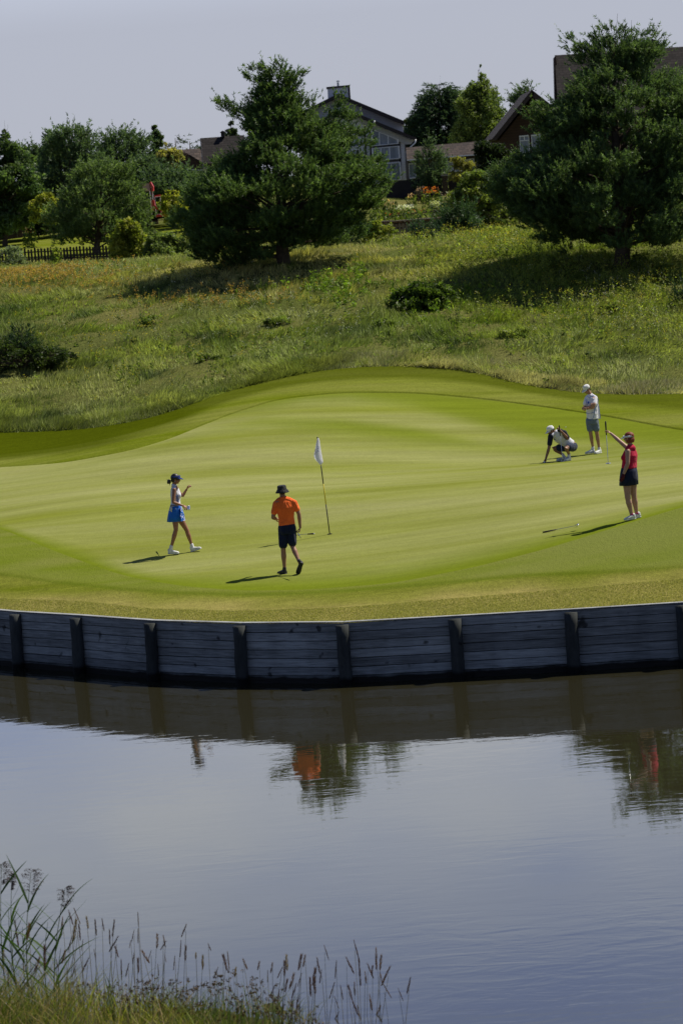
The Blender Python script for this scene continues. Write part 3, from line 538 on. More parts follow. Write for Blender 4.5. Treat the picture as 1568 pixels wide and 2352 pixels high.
# ------------------------------------------------------------------ meadow grass, weeds and flowers
def scatter(n, y0, y1, r, a0=-.16, a1=.16, p=1.0):
    a = r.uniform(a0, a1, n); lo = np.interp(a, A_, yr) if y0 is None else np.full(n, y0); Y = lo+(y1-lo)*r.random(n)**p
    X = a*Y; return X, Y
def meadow_tint(X, Y, px, py, r):
    n = len(X); straw = np.array([.48, .42, .15]); grn = np.array([.19, .27, .035]); drk = np.array([.065, .11, .018]); pale = np.array([.36, .40, .13]); lime = np.array([.29, .34, .05])
    f = np.clip(.5+.9*vnoise(X, Y, .38, 21), 0, 1); g = np.clip(.5+.7*vnoise(X, Y, 1.3, 22), 0, 1); h = np.clip(.5+.7*vnoise(X, Y, .22, 23), 0, 1)
    band = np.interp(py, [590, 650, 720, 800, 860, 960], [.85, .9, .35, .1, .2, .15])      # drier ground higher up
    right = np.clip((px-800)/400, 0, 1)*np.clip((800-py)/80, 0, 1)
    c = grn[None]*(1-f[:, None])+pale[None]*f[:, None]; k = (band*h*(1-.75*right))[:, None]; c = c*(1-k)+straw*k
    k = (np.clip(g-.5, 0, 1)*1.7)[:, None]; c = c*(1-k)+drk*k
    k = (right*np.clip(g+.1, 0, 1)*.7)[:, None]; c = c*(1-k)+lime*k
    edge = np.interp(px, A_*FPX+CX, np.zeros(NA)); 
    hol = np.exp(-(((px-40)/190)**2+((py-800)/60)**2))[:, None]; c = c*(1-hol*.65)+drk*.75*hol*.65  # shade of the left hollow, darkened into the grass tint
    return c*np.clip(1+r.normal(size=(n, 1))*.3, .4, 1.9)
def grass_field(name, n, y1, h, w, label, seed, p=1.25, per=5, hmul=None, y0=None):
    r = np.random.default_rng(seed); X, Y = scatter(n, y0, y1, r, p=p); Z = ground_z(X, Y); px, py = project(np.stack([X, Y, Z], -1))
    tc = meadow_tint(X, Y, px, py, r); H = h*(.8+.75*np.maximum(-.45, vnoise(X, Y, 1.7, 31)+.7*vnoise(X, Y, 4.1, 35)))*np.clip(1+.3*r.normal(size=n), .4, 1.8)
    th = 3*vnoise(X, Y, .8, 33)+1.2; lean = .7+.6*vnoise(X, Y, 1.1, 34); ld = np.stack([np.cos(th)*lean, np.sin(th)*lean, np.ones(n)], -1)
    idx = np.repeat(np.arange(n), per); b = np.stack([X, Y, Z], -1)[idx]+r.normal(size=(n*per, 3))*np.array([.07, .07, 0])-np.array([0, 0, .02])
    d = unit(ld[idx]+r.normal(size=(n*per, 3))*np.array([.38, .38, .1])); sc_ = Y[idx]/105
    V, F, T = blades(b, d, H[idx]*r.uniform(.6, 1.25, n*per), w*sc_*r.uniform(.6, 1.3, n*per), tc[idx]*r.uniform(.75, 1.3, (n*per, 1)), r)
    return tag(mesh_np(name, V, F, m_grass, None, False, {'tint': T}), label, 'grass', kind='stuff')
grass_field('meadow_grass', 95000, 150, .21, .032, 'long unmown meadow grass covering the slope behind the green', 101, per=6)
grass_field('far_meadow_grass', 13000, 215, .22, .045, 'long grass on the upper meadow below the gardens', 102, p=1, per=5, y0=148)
def edge_grass():
    r = np.random.default_rng(103); n = 7000; a = r.uniform(-.16, .16, n); Y = np.interp(a, A_, yr)+r.random(n)**1.5*1.8-.12; X = a*Y; Z = ground_z(X, Y); px, py = project(np.stack([X, Y, Z], -1))
    pale = np.clip((px-700)/300, 0, 1)[:, None]; c = np.array([.20, .23, .06])*(1-pale)+np.array([.42, .39, .22])*pale; c = c*np.clip(1+.5*vnoise(X, Y, 1.5, 41), .4, 1.7)[:, None]
    H = .26*np.clip(1+.8*vnoise(X, Y, 1.9, 42), .35, 1.7); th = 4*vnoise(X, Y, .9, 43); per = 7; idx = np.repeat(np.arange(n), per)
    b = np.stack([X, Y, Z], -1)[idx]+r.normal(size=(n*per, 3))*np.array([.06, .06, 0]); ld = np.stack([.7*np.cos(th), .7*np.sin(th)-.2, np.full(n, .8)], -1)
    d = unit(ld[idx]+r.normal(size=(n*per, 3))*.35); d[:, 2] = np.abs(d[:, 2])*.9+.05
    V, F, T = blades(b, d, H[idx]*r.uniform(.5, 1.2, n*per), .026*np.ones(n*per), (c[idx]*r.uniform(.7, 1.35, (n*per, 1))), r)
    tag(mesh_np('rough_edge_grass', V, F, m_grass, None, False, {'tint': T}), 'matted tufts of pale long grass where the meadow meets the mown fringe', 'grass', kind='stuff')
edge_grass()
def in_poly(px, py, ellipses):
    k = np.zeros(len(px))
    for (x, y, w, h) in ellipses: k = np.maximum(k, np.exp(-(((px-x)/w)**2+((py-y)/h)**2)))
    return k
def stems(name, n, ell, lo, hi, flo, fhi, H, label, seed, cat='weeds', leafn=9, ls=.035, fl=6, fs=.02):
    """upright weeds: a stem, leaves up it and a flowering tip"""
    r = np.random.default_rng(seed); X, Y = scatter(n*25, None, 138, r, p=1.1); Z = ground_z(X, Y); px, py = project(np.stack([X, Y, Z], -1)); k = in_poly(px, py, ell)
    s = np.where(r.random(len(X)) < k)[0][:n]; X, Y, Z = X[s], Y[s], Z[s]; n = len(X); sc_ = (Y/105)**.7; Hh = H*r.uniform(.55, 1.3, n)
    b = np.stack([X, Y, Z], -1); d = unit(r.normal(size=(n, 3))*.12+np.array([0, 0, 1])); tc = palette(r, n, lo, hi)
    parts = [blades(b, d, Hh, .018*sc_, tc*.9, r)]
    t = r.uniform(.15, .95, (n, leafn)); pos = (b[:, None]+d[:, None]*(Hh[:, None]*t)[..., None]+r.normal(size=(n, leafn, 3))*.05).reshape(-1, 3)
    parts.append(leaves(pos, unit(r.normal(size=(len(pos), 3))+np.array([0, 0, .6])), ls*np.repeat(sc_, leafn)*r.uniform(.6, 1.3, len(pos)), np.repeat(tc, leafn, 0)*r.uniform(.7, 1.4, (len(pos), 1)), r))
    if fl:
        t = r.uniform(.8, 1.08, (n, fl)); pos = (b[:, None]+d[:, None]*(Hh[:, None]*t)[..., None]+r.normal(size=(n, fl, 3))*.045).reshape(-1, 3); fc = palette(r, n*fl, flo, fhi)
        parts.append(leaves(pos, unit(r.normal(size=(len(pos), 3))+np.array([0, -.5, .6])), fs*np.repeat(sc_, fl), fc, r, 1.1))
    V, F, T = merge(parts); tag(mesh_np(name, V, F, m_leaf, None, False, {'tint': T}), label, cat, kind='stuff')
G1, G2 = (.13, .18, .03), (.30, .34, .07)
stems('meadow_weeds', 1500, [(1400,680,240,110),(1150,600,150,50),(1500,640,160,90)], G1, G2, (.30,.27,.04), (.42,.38,.06), .6, 'tall leafy weeds with yellow flower tips on the right of the slope', 111)
stems('orange_wildflowers', 900, [(90,650,170,22),(40,665,90,20),(450,632,60,8),(250,668,60,8),(560,690,90,14),(450,702,160,12)], (.1,.13,.03), (.17,.18,.05), (.42,.24,.05), (.5,.34,.08), .38, 'drifts of small orange and yellow wildflowers in the dry meadow', 112, 'wildflowers', 4, .025, 10, .026)
stems('yellow_wildflowers', 380, [(1160,575,110,28),(1120,640,140,40),(1400,760,180,50),(300,800,260,90)], (.1,.14,.03), (.18,.22,.05), (.45,.36,.03), (.6,.48,.05), .45, 'scattered yellow wildflowers among the green weeds', 113, 'wildflowers', 6, .03, 7, .022)
stems('white_wildflowers', 500, [(290,655,140,26),(1450,700,130,120),(620,740,250,60)], (.12,.15,.05), (.2,.22,.09), (.5,.5,.45), (.65,.65,.6), .4, 'scattered small white flower heads in the meadow', 114, 'wildflowers', 4, .025, 6, .018)
stems('bright_herbs', 600, [(740,670,60,25),(790,665,60,30),(1000,690,100,25)], (.1,.17,.02), (.2,.29,.04), (0,0,0), (0,0,0), .4, 'patch of bright green leafy herbs beside the shadow of the big pine', 115, 'weeds', 14, .045, 0)
def turf_blades(name, ya, yb_, n, h, w, c0, c1, label, seed, a0=-.145, a1=.145):
    r = np.random.default_rng(seed); a = r.uniform(a0, a1, n); lo, hi_ = np.interp(a, A_, ya), np.interp(a, A_, yb_); Y = lo+(hi_-lo)*r.random(n); X = a*Y; Z = ground_z(X, Y)
    d = unit(r.normal(size=(n, 3))*np.array([.5, .5, .1])+np.array([0, 0, 1])); V, F, T = blades(np.stack([X, Y, Z], -1), d, h*r.uniform(.6, 1.4, n), w*np.ones(n), palette(r, n, c0, c1, .15), r)
    tag(mesh_np(name, V, F, m_grass, None, False, {'tint': T}), label, 'grass', kind='stuff')
stems('leafy_tussocks', 450, [(400,800,420,90),(1100,790,400,60),(700,700,400,60),(1300,700,300,110)], (.06,.10,.018), (.18,.23,.045), (0,0,0), (0,0,0), .32, 'leafy dark green tussocks mixed through the long grass of the slope', 116, 'weeds', 16, .04, 0)
turf_blades('bank_grass', wy+.10, wy+1.6, 80000, .022, .010, (.27,.28,.06), (.42,.39,.13), 'short drying grass blades along the top of the timber wall', 121)
# ------------------------------------------------------------------ houses, fences and garden things on the hill
def siding(name, c, pitch=.16, dark=.6, rough=.7):
    t = NT(name); geo = t.n('NewGeometry'); sp = t.n('SeparateXYZ'); t.l(geo.outputs['Position'], sp.inputs[0])
    fr = t.math('FRACT', t.math('DIVIDE', sp.outputs[2], pitch)); ln = t.ramp(fr, [(0, dark), (.12, 1), (.9, 1), (1, dark)])
    t.base(t.mix(1.0, t.mix(1.0, c, ln, 'MULTIPLY'), t.ramp(t.noise(1.2, 4, .6), [(.3, .9), (.7, 1.08)]), 'MULTIPLY'), rough, .2); return t.m
def shingle(name, c, row=.25):
    t = NT(name); geo = t.n('NewGeometry'); sp = t.n('SeparateXYZ'); t.l(geo.outputs['Position'], sp.inputs[0])
    cb = t.n('CombineXYZ'); t.l(sp.outputs[0], cb.inputs[0]); t.l(t.math('MULTIPLY', sp.outputs[2], 1.25), cb.inputs[1])
    br = t.n('TexBrick'); br.inputs['Scale'].default_value = 1.0; br.inputs['Brick Width'].default_value = .5; br.inputs['Row Height'].default_value = row; br.inputs['Mortar Size'].default_value = .02
    br.inputs['Color1'].default_value = (.75, .75, .75, 1); br.inputs['Color2'].default_value = (1.25, 1.2, 1.15, 1); br.inputs['Mortar'].default_value = (.4, .4, .4, 1); t.l(cb.outputs[0], br.inputs[0])
    c2 = t.mix(1.0, c, br.outputs[0], 'MULTIPLY'); t.base(t.mix(1.0, c2, t.ramp(t.noise(1.5, 5, .7), [(.3, .75), (.7, 1.25)]), 'MULTIPLY'), .9, .15); return t.m
m_white = siding('pale_siding', (.74, .74, .76)); m_trim = plain('dark_trim', (.035, .028, .026), .6); m_frame = plain('white_frame', (.85, .86, .88), .5, .3, .04)
m_roof_b = shingle('brown_shingles', (.06, .048, .044)); m_roof_d = shingle('dark_shingles', (.03, .027, .028)); m_log = siding('brown_logs', (.075, .045, .03), .22, .5)
m_wood2 = plain('old_brown_wood', (.055, .04, .032), .8, .2, .3, 4)
def glassmat():
    t = NT('window_glass'); n = t.noise(.8, 3, .6, (3, 1, .4)); t.base(t.ramp(n, [(.3, (.14, .17, .2)), (.7, (.34, .37, .42))]), .08, .6); return t.m
m_glass = glassmat()
def slab(mb, poly, Y, depth):
    """a picture outline built at its own distance, with its real depth behind it"""
    Ys = Y if hasattr(Y, '__len__') else [Y]*len(poly)
    mb.prism([atv(p[0], p[1], y) for p, y in zip(poly, Ys)][::-1], (0, depth, 0))
def part(name, mat, root, polys, Y, depth, kids=()):
    mb = MB()
    for p in polys: slab(mb, p, Y, depth)
    mb.v = [tuple(Vector(v)-root.location) for v in mb.v]; return mb.build(name, mat, root)
def sub(name, mat, root, parent, polys, Y, depth):
    o = part(name, mat, root, polys, Y, depth); o.parent = parent; return o
def rect(x0, y0, x1, y1, k=.0785, lean=.08):        # upright rectangle as it looks in the slightly rolled picture
    h = y1-y0; w = x1-x0; return [(x0, y0), (x1, y0-w*k), (x1+h*lean, y1-w*k), (x0+h*lean, y1)]
def frame_of(poly, t=1.6):
    c = np.mean(poly, 0); out = []
    n = len(poly); inner = [tuple(c+(np.array(p)-c)*(1-t*2/np.linalg.norm(np.array(p)-c))) for p in poly]
    for i in range(n): out.append([poly[i], poly[(i+1) % n], inner[(i+1) % n], inner[i]])
    return out, inner
def window(root, poly, Y, bars=(), t=1.5):
    w, inner = frame_of(poly, t); o = part('window', m_frame, root, w, Y-.06, .14)
    sub('pane', m_glass, root, o, [inner], Y+.02, .05)
    if len(bars): sub('glazing_bar', m_frame, root, o, bars, Y-.03, .07)
    return o
def hroot(name, x, y, Y, label, cat='house'):
    p = atv(x, y, Y); p.z = gz(p.x, p.y); return empty(name, tuple(p), 0, label, cat)
# white gabled house
Y = 280; h = hroot('gabled_house', 850, 415, Y, 'pale sided house with tall slanted windows, dark roof edges and a square chimney')
part('wall', m_white, h, [[(692,300),(790,254),(949,320),(931,322),(940,428),(702,450)]], Y, 9)
part('upper_wall', m_white, h, [[(690,268),(776,222),(924,284),(926,300),(930,330),(696,330)]], Y+2.2, 7)
part('roof', m_trim, h, [[(676,264),(776,214),(776,223),(678,272)], [(776,214),(928,277),(928,286),(776,223)]], Y+1.0, 10)
part('roof', m_trim, h, [[(690,296),(789,247),(789,255),(692,304)], [(789,247),(955,315),(955,322),(789,255)]], Y-1.0, 4)
part('eaves_board', plain('pale_soffit', (.5, .5, .5), .7), h, [[(800,260),(950,323),(944,330),(930,331),(802,268)]], Y-.15, .2)
ch = part('chimney', m_white, h, [[(752,202),(802,197),(804,236),(754,246)]], Y+3, 1.6)
sub('chimney_cap', m_trim, h, ch, [[(749,199),(803,194),(803,198),(750,203)]], Y+2.9, 1.8); sub('corner_trim', m_trim, h, ch, [[(799,198),(803,197),(806,236),(802,237)]], Y+2.95, .1)
sub('flue_pipe', plain('steel_pipe', (.5, .5, .5), .4, .5, .05, 8, .6), h, ch, [[(773.5,188),(778,188),(778.5,197),(774,197)], [(771.5,187),(780,186.5),(778,184),(774,184)]], Y+3.5, .3)
tr = [[(847,290),(850.5,290),(857,414),(852,414)], [(915,314),(918,315),(923,412),(919,412)], [(850,289),(917,314),(917,318),(850,293)], [(851,336),(918,330),(918.5,333),(851.5,339)], [(853,371),(920,365),(920.5,368.5),(853.5,374.5)],
      [(835,283),(839,285),(845,414),(840,414)], [(929,324),(933,324),(938,413),(934,413)], [(818,290),(821,290),(827,410),(823,410)]]
part('window_trim', m_trim, h, tr, Y-.12, .1)
for p, b in (([(851.5,295),(915,319),(915.5,329),(852.5,335)], [[(869.5,302),(871.5,303),(872.5,332),(870.5,332)], [(890,310),(892,311),(892.5,331),(890.5,331)]]),
             ([(853,340),(917,334),(919,363),(855,369)], [[(873,340),(875,340),(876,367),(874,367)], [(893,338),(895,338),(896,366),(894,366)]]),
             ([(855,377),(919.5,371),(922.5,412),(858,418)], [[(876,377),(878.5,377),(881,416),(878,416)], [(897,375),(899,375),(902,414),(899,414)]])): window(h, p, Y-.1, b, 1.9)
for p, b in (([(800,294),(822,290),(824,336),(803,339)], [[(811,292),(813,292),(815,337),(813,337)]]), ([(804,343),(825,341),(828,372),(806,375)], ())): window(h, p, Y-.1, b, 1.2)
def pipe(root, pts, Y, name='downpipe', r=.06):
    mb = MB(); mb.tube([atv(x, y, Y)-root.location for x, y in pts], r, 6); mb.build(name, m_frame, root, True)
pipe(h, [(860,276),(858,284),(843,303),(846,320)], Y-1.1); pipe(h, [(954.5,319),(953,327),(933.5,345),(937.5,412)], Y-1.1)
# low wing behind
Y = 272; h = hroot('low_house', 1015, 410, Y, 'long low building with brown shingled roof and white gutter behind the board fence')
part('wall', plain('tan_wall', (.12, .10, .08), .8), h, [[(935,364),(1098,351),(1103,420),(938,432)]], Y, 6)
mb = MB(); a = [atv(x, y, yy) for x, y, yy in ((932,338,Y+4.5),(1096,324,Y+4.5),(1101,354,Y-.8),(934,367,Y-.8))]; mb.prism([p-h.location for p in a], (0, .05, -.14)); mb.build('roof', m_roof_b, h)
part('gutter', m_frame, h, [[(934,366),(1102,352.5),(1102.5,355),(934.5,368.5)]], Y-.95, .12)
for p, b in (([(1017,370),(1039,368),(1041,392),(1019,394)], ()), ([(1042,367),(1063,365),(1065,392),(1044,394)], [[(1052,367),(1053.5,367),(1055,391),(1053,391)]]), ([(1066,365),(1088,363),(1090,380),(1068,382)], ()), ([(938,375),(954,373.5),(956,408),(940,410)], ())): window(h, p, Y-.1, b, 1.1)
# dark roofed house, left
Y = 250; h = hroot('dark_roofed_house', 480, 430, Y, 'dark house with steep grey shingled roof left of the big pine')
part('wall', m_log, h, [[(414,345),(462,375),(550,372),(556,440),(420,450)]], Y+.6, 8)
mb = MB(); a = [atv(x, y, yy) for x, y, yy in ((460,316.5,Y+4),(560,309.5,Y+4),(568,383,Y),(467,392,Y))]; mb.prism([p-h.location for p in a], (0, .05, -.15)); r_ = mb.build('roof', m_roof_d, h)
mb = MB(); a = [atv(x, y, yy) for x, y, yy in ((411,343,Y+3),(461,340,Y+3),(464,372,Y+.2),(440,357,Y+.5))]; mb.prism([p-h.location for p in a], (0, .05, -.15)); mb.build('porch_roof', m_roof_b, h)
part('bargeboard', plain('lilac_trim', (.22, .19, .2), .7), h, [[(459,317),(461,316.5),(469,392),(466,392)]], Y-.1, .2); part('eaves_board', m_frame, h, [[(420,387),(470,389),(470,391),(420,389)]], Y+.2, .1)
o = sub('chimney', m_trim, h, r_, [[(507,304),(515.5,303),(516,313),(507.5,314)]], Y+3.5, .7); sub('chimney_cap', m_trim, h, r_, [[(505,303),(511,299),(518,302),(518,303.2),(505,304.2)]], Y+3.4, .9)
# brown wooden house, right
Y = 240; h = hroot('wooden_house', 1230, 470, Y, 'large brown wooden house with steep shingled roofs mostly hidden by the huge pine')
part('wall', m_log, h, [[(1146,320),(1222,226),(1306,288),(1330,300),(1700,280),(1710,520),(1160,520)]], Y, 12)
part('gable_roof', m_wood2, h, [[(1130,318),(1221,205),(1226,214),(1221,220),(1139,322)], [(1221,205),(1312,276),(1310,288),(1221,220)]], Y-2.2, 13)
mb = MB()
for k in (0, 1, 2): slab(mb, [(1216+k*9, 214+k*5), (1220+k*9, 214+k*5), (1222+k*9, 246), (1218+k*9, 246)], Y-1.4, .15)
mb.v = [tuple(Vector(v)-h.location) for v in mb.v]; mb.build('gable_strut', m_wood2, h)
mb = MB(); a = [atv(x, y, yy) for x, y, yy in ((1273,126,Y+9),(1700,97,Y+9),(1720,290,Y+1),(1285,310,Y+1))]; mb.prism([p-h.location for p in a], (0, .05, -.2)); mb.build('main_roof', m_roof_d, h)
part('gable_wall', m_log, h, [[(1272,132),(1276,127),(1296,312),(1276,300)]], Y+8, 1.0)
ch = part('chimney', m_trim, h, [[(1490,96),(1509,95),(1511,112),(1492,113)]], Y+7, 1.2); sub('chimney_cap', m_trim, h, ch, [[(1484,96),(1497,88),(1512,93),(1512,95.5),(1484,97.5)]], Y+6.9, 1.5)
window(h, [(1192,311),(1214,309),(1217,350),(1194,352)], Y-.1, [[(1193,322),(1215,320),(1215,322),(1193,324)], [(1202,311),(1204,311),(1205,321),(1203,321)]], 1.7); window(h, [(1219,309),(1240,307),(1243,349),(1222,351)], Y-.1, (), 1.7); window(h, [(1560,322),(1580,321),(1582,345),(1562,346)], Y-.1, (), 1.7)
# fences and garden walls
def picket_fence(p0, p1, hh, gap, w, mat, label, top=.04, r=random.Random(5)):
    a, b = Vector(p0), Vector(p1); n = int((b-a).length/gap); root = empty('picket_fence', tuple(a), 0, label, 'picket fence'); mb = MB(); d = (b-a).normalized(); d.z = 0; q = Vector((-d.y, d.x, 0))
    for i in range(n+1):
        c = a.lerp(b, i/n)-a; c.z = gz(c.x+a.x, c.y+a.y)-a.z-.05; l = hh*r.uniform(.94, 1.05); t = d*r.uniform(-.02, .02)
        for s0, s1, z0, z1 in ((1, 1, 0, l), (1, .35, l, l+top)):
            mb.hexa([c-d*w/2*s0+q*0+Vector((0,0,z0)), c+d*w/2*s0+Vector((0,0,z0)), c+d*w/2*s0+q*.025+Vector((0,0,z0)), c-d*w/2*s0+q*.025+Vector((0,0,z0)),
                     c-d*w/2*s1+t+Vector((0,0,z1)), c+d*w/2*s1+t+Vector((0,0,z1)), c+d*w/2*s1+t+q*.025+Vector((0,0,z1)), c-d*w/2*s1+t+q*.025+Vector((0,0,z1))])
    mb.build('pickets', mat, root)
    for zz in (.22, .75):
        rb = MB(); m_ = 12
        for i in range(m_):
            u, v = a.lerp(b, i/m_)-a, a.lerp(b, (i+1)/m_)-a; u.z = gz(u.x+a.x, u.y+a.y)-a.z+hh*zz-.05; v.z = gz(v.x+a.x, v.y+a.y)-a.z+hh*zz-.05
            rb.hexa([u+q*.03, v+q*.03, v+q*.07, u+q*.07, u+q*.03+Vector((0,0,.07)), v+q*.03+Vector((0,0,.07)), v+q*.07+Vector((0,0,.07)), u+q*.07+Vector((0,0,.07))])
        rb.build('rail', mat, root)
m_pick = plain('dark_picket', (.045, .035, .032), .8, .2, .3, 3); m_pick2 = plain('tan_picket', (.22, .17, .10), .8, .2, .3, 3)
def gp(x, y, Y): p = atv(x, y, Y); p.z = gz(p.x, p.y); return p
picket_fence(gp(-30,606,190), gp(470,592,190), .85, .2, .125, m_pick, 'long low dark picket fence below the left gardens, half overgrown', .05)
picket_fence(gp(880,555,186), gp(1015,540,186), .72, .21, .10, m_pick2, 'short weathered tan picket fence in front of the brick garden wall', .03)
def boards(name, poly, Y, mat, label, posts=(), cat='fence'):
    p = atv(*poly[0], Y); root = empty(name, tuple(p), 0, label, cat); n = int(abs(poly[1][0]-poly[0][0])*Y/FPX/.15); mb = MB(); a = np.array(poly, float); r = random.Random(9)
    for i in range(n):
        u0, u1 = i/n, (i+.93)/n; T = lambda u: a[0]*(1-u)+a[1]*u; B = lambda u: a[3]*(1-u)+a[2]*u; slab(mb, [tuple(T(u0)), tuple(T(u1)), tuple(B(u1)), tuple(B(u0))], Y+r.uniform(0, .02), .03)
    slab(mb, poly, Y+.05, .03); mb.v = [tuple(Vector(v)-p) for v in mb.v]; mb.build('board_panel', mat, root)
    for q in posts: part('post', plain('fence_post', (.10, .085, .08), .8), root, [q], Y-.08, .1)
boards('board_fence', [(884,416),(1013,406.5),(1016,450),(888,468)], 262, plain('near_black_board', (.03, .026, .03), .7, .3, .2, 2), 'dark vertical board fence in front of the white gabled house')
boards('board_fence', [(1028,405),(1120,398),(1125,450),(1032,458)], 262, plain('near_black_board', (.03, .026, .03)), 'dark board fence right of the brick pillar, behind the shrub')
boards('board_fence', [(-40,500),(50,490),(52,545),(-36,556)], 226, plain('brown_board', (.06, .042, .045), .8, .2, .2, 2), 'brown vertical board fence at the far left edge', [[(11,497),(13.5,497),(15,545),(12.5,545)], [(37,492),(39.5,492),(41,545),(38.5,545)]])
def brickmat(name, c1, c2, w, hh):
    t = NT(name); geo = t.n('NewGeometry'); sp = t.n('SeparateXYZ'); t.l(geo.outputs['Position'], sp.inputs[0]); cb = t.n('CombineXYZ'); t.l(sp.outputs[0], cb.inputs[0]); t.l(sp.outputs[2], cb.inputs[1])
    br = t.n('TexBrick'); br.inputs['Scale'].default_value = 1; br.inputs['Brick Width'].default_value = w; br.inputs['Row Height'].default_value = hh; br.inputs['Mortar Size'].default_value = .03
    br.inputs['Color1'].default_value = c1+(1,); br.inputs['Color2'].default_value = c2+(1,); br.inputs['Mortar'].default_value = (.05, .04, .035, 1); t.l(cb.outputs[0], br.inputs[0]); t.base(br.outputs[0], .9, .1); return t.m
m_brick = brickmat('garden_brick', (.27, .17, .11), (.2, .12, .08), .32, .3)
p = gp(1020, 440, 261); pl = empty('brick_pillar', tuple(p), 0, 'tan brick gate pillar between two dark board fences', 'pillar')
part('shaft', brickmat('tan_brick', (.24, .17, .09), (.17, .12, .07), .25, .08), pl, [[(1014.5,403),(1027,402),(1029.5,448),(1017,449)]], 261, .55); part('cap', plain('stone_cap', (.3, .27, .22), .8), pl, [[(1012.5,400),(1028.5,399),(1028.5,403),(1012.5,404)]], 260.9, .75)
p = gp(930, 520, 198); bw = empty('brick_wall', tuple(p), 0, 'low reddish tan block retaining wall of the terraced garden', 'garden wall')
part('left_course', m_brick, bw, [[(818,512),(893,507.5),(894,545),(820,548)]], 198, .5); part('right_course', m_brick, bw, [[(893,508.5),(1020,498.5),(1022,535),(895,545)]], 198.6, .5)
part('coping', plain('pale_coping', (.36, .28, .2), .8), bw, [[(817,510.5),(893,506),(893,508),(817,512.5)], [(893,507),(1021,497),(1021,499),(893,509)]], 197.9, .6)
p = gp(1000, 475, 222); bw = empty('stone_edging', tuple(p), 0, 'thin stone edging step between the white flowers and the shrub', 'garden wall'); part('edge', m_brick, bw, [[(870,493),(925,489),(926,495),(871,499)], [(940,487),(1010,481),(1011,486),(941,492)]], 222, .4)
# flower beds on the terraces
def clump(x, y, w, hh, Y, gcol, fcol, label, seed, nf=60, spread=.75, cat='flowers', name='flower_clump', g=None):
    r = np.random.default_rng(seed); s = FPX/Y; p = gp(x, y, Y); W, H = w/s/2, hh/s; z0 = atv(x, y+hh*.3, Y).z-p.z; root = empty(name, tuple(p), 0, label, cat, g); n = int(60+W*H*420)
    q = np.stack([r.uniform(-1, 1, n)*W, r.uniform(-.6, .6, n)*W, (z0+H)*r.random(n)**.7*(.75+.25*np.sin(np.arange(n)))], -1); tc = palette(r, n, *gcol); V, F, T = merge([leaves(q, unit(r.normal(size=(n, 3))), .085*r.uniform(.6, 1.3, n), tc, r, 1.8)])
    mesh_np('foliage', V, F, m_leaf, root, False, {'tint': T})
    if nf:
        q = np.stack([r.uniform(-1, 1, nf)*W*spread, r.uniform(-.5, .3, nf)*W, (z0+H)*r.uniform(.82, 1.12, nf)], -1); V, F, T = merge([leaves(q, unit(r.normal(size=(nf, 3))+np.array([0, -.5, .4])), .085*r.uniform(.6, 1.2, nf), palette(r, nf, *fcol), r, 1.1)]); mesh_np('blossoms', V, F, m_leaf, root, False, {'tint': T})
GR = ((.07, .11, .02), (.17, .22, .04)); GD = ((.035, .06, .015), (.08, .12, .03)); OR = ((.6, .14, .03), (.75, .25, .04)); WH = ((.6, .6, .58), (.8, .8, .78)); PE = ((.6, .38, .2), (.7, .5, .25)); PK = ((.4, .25, .24), (.5, .36, .3))
for i, (x, y, w, hh, Y, gc, fc, nf, lab) in enumerate([
    (990,450,46,22,245,GR,OR,90,'clump of orange lilies in front of the dark board fence'), (932,486,52,18,226,GR,WH,130,'bank of white flowers on the garden terrace'),
    (1000,480,30,20,226,GD,((.45,.5,.3),(.6,.6,.4)),60,'pale cream flower spikes right of the white flowers'), (944,458,24,14,245,GR,PE,24,'few peach yellow blooms left of the orange lilies'),
    (895,478,36,22,232,GD,PE,26,'dark rounded bush with peach blooms beside the big pine'), (870,494,44,22,218,GR,OR,0,'bright green bushy plants at the left end of the terrace'),
    (905,500,60,16,212,GR,OR,6,'low yellow green ground plants above the brick wall'), (960,494,60,18,212,GR,OR,8,'tall green leafy perennials above the brick wall'),
    (1030,470,40,34,236,GD,PK,30,'tall dark plants with dusty pink plumes by the brick pillar'), (965,446,24,20,256,((.08,.07,.05),(.14,.12,.1)),PK,40,'greyish pink feathery grass against the dark fence'),
    (1005,492,40,20,214,GD,OR,0,'dark green mound at the right end of the brick wall'), (870,470,30,16,240,GR,PK,16,'mixed green border plants at the foot of the board fence'),
    (68,542,30,22,214,GR,((.5,.1,.05),(.7,.6,.35)),16,'small clump of red and cream roses on the far left lawn')]):
    clump(x, y, w, hh, Y, gc, fc, lab, 200+i, nf, g='flower clumps in the hillside gardens')
# lawn behind the picket fence
a = np.linspace(-.2, -.035, 60); Yl = np.linspace(193, 236, 40); X = a[:, None]*Yl; Yg = np.broadcast_to(Yl, X.shape); Z = ground_z(X, Yg)+.12; i = np.arange(59)[:, None]*40+np.arange(39)[None]
o = mesh_np('garden_lawn', np.stack([X, Yg, Z], -1).reshape(-1, 3), np.stack([i, i+40, i+41, i+1], -1).reshape(-1, 4), m_fringe, None, True, {'tone': np.zeros(60*40)}); o['kind'] = 'structure'
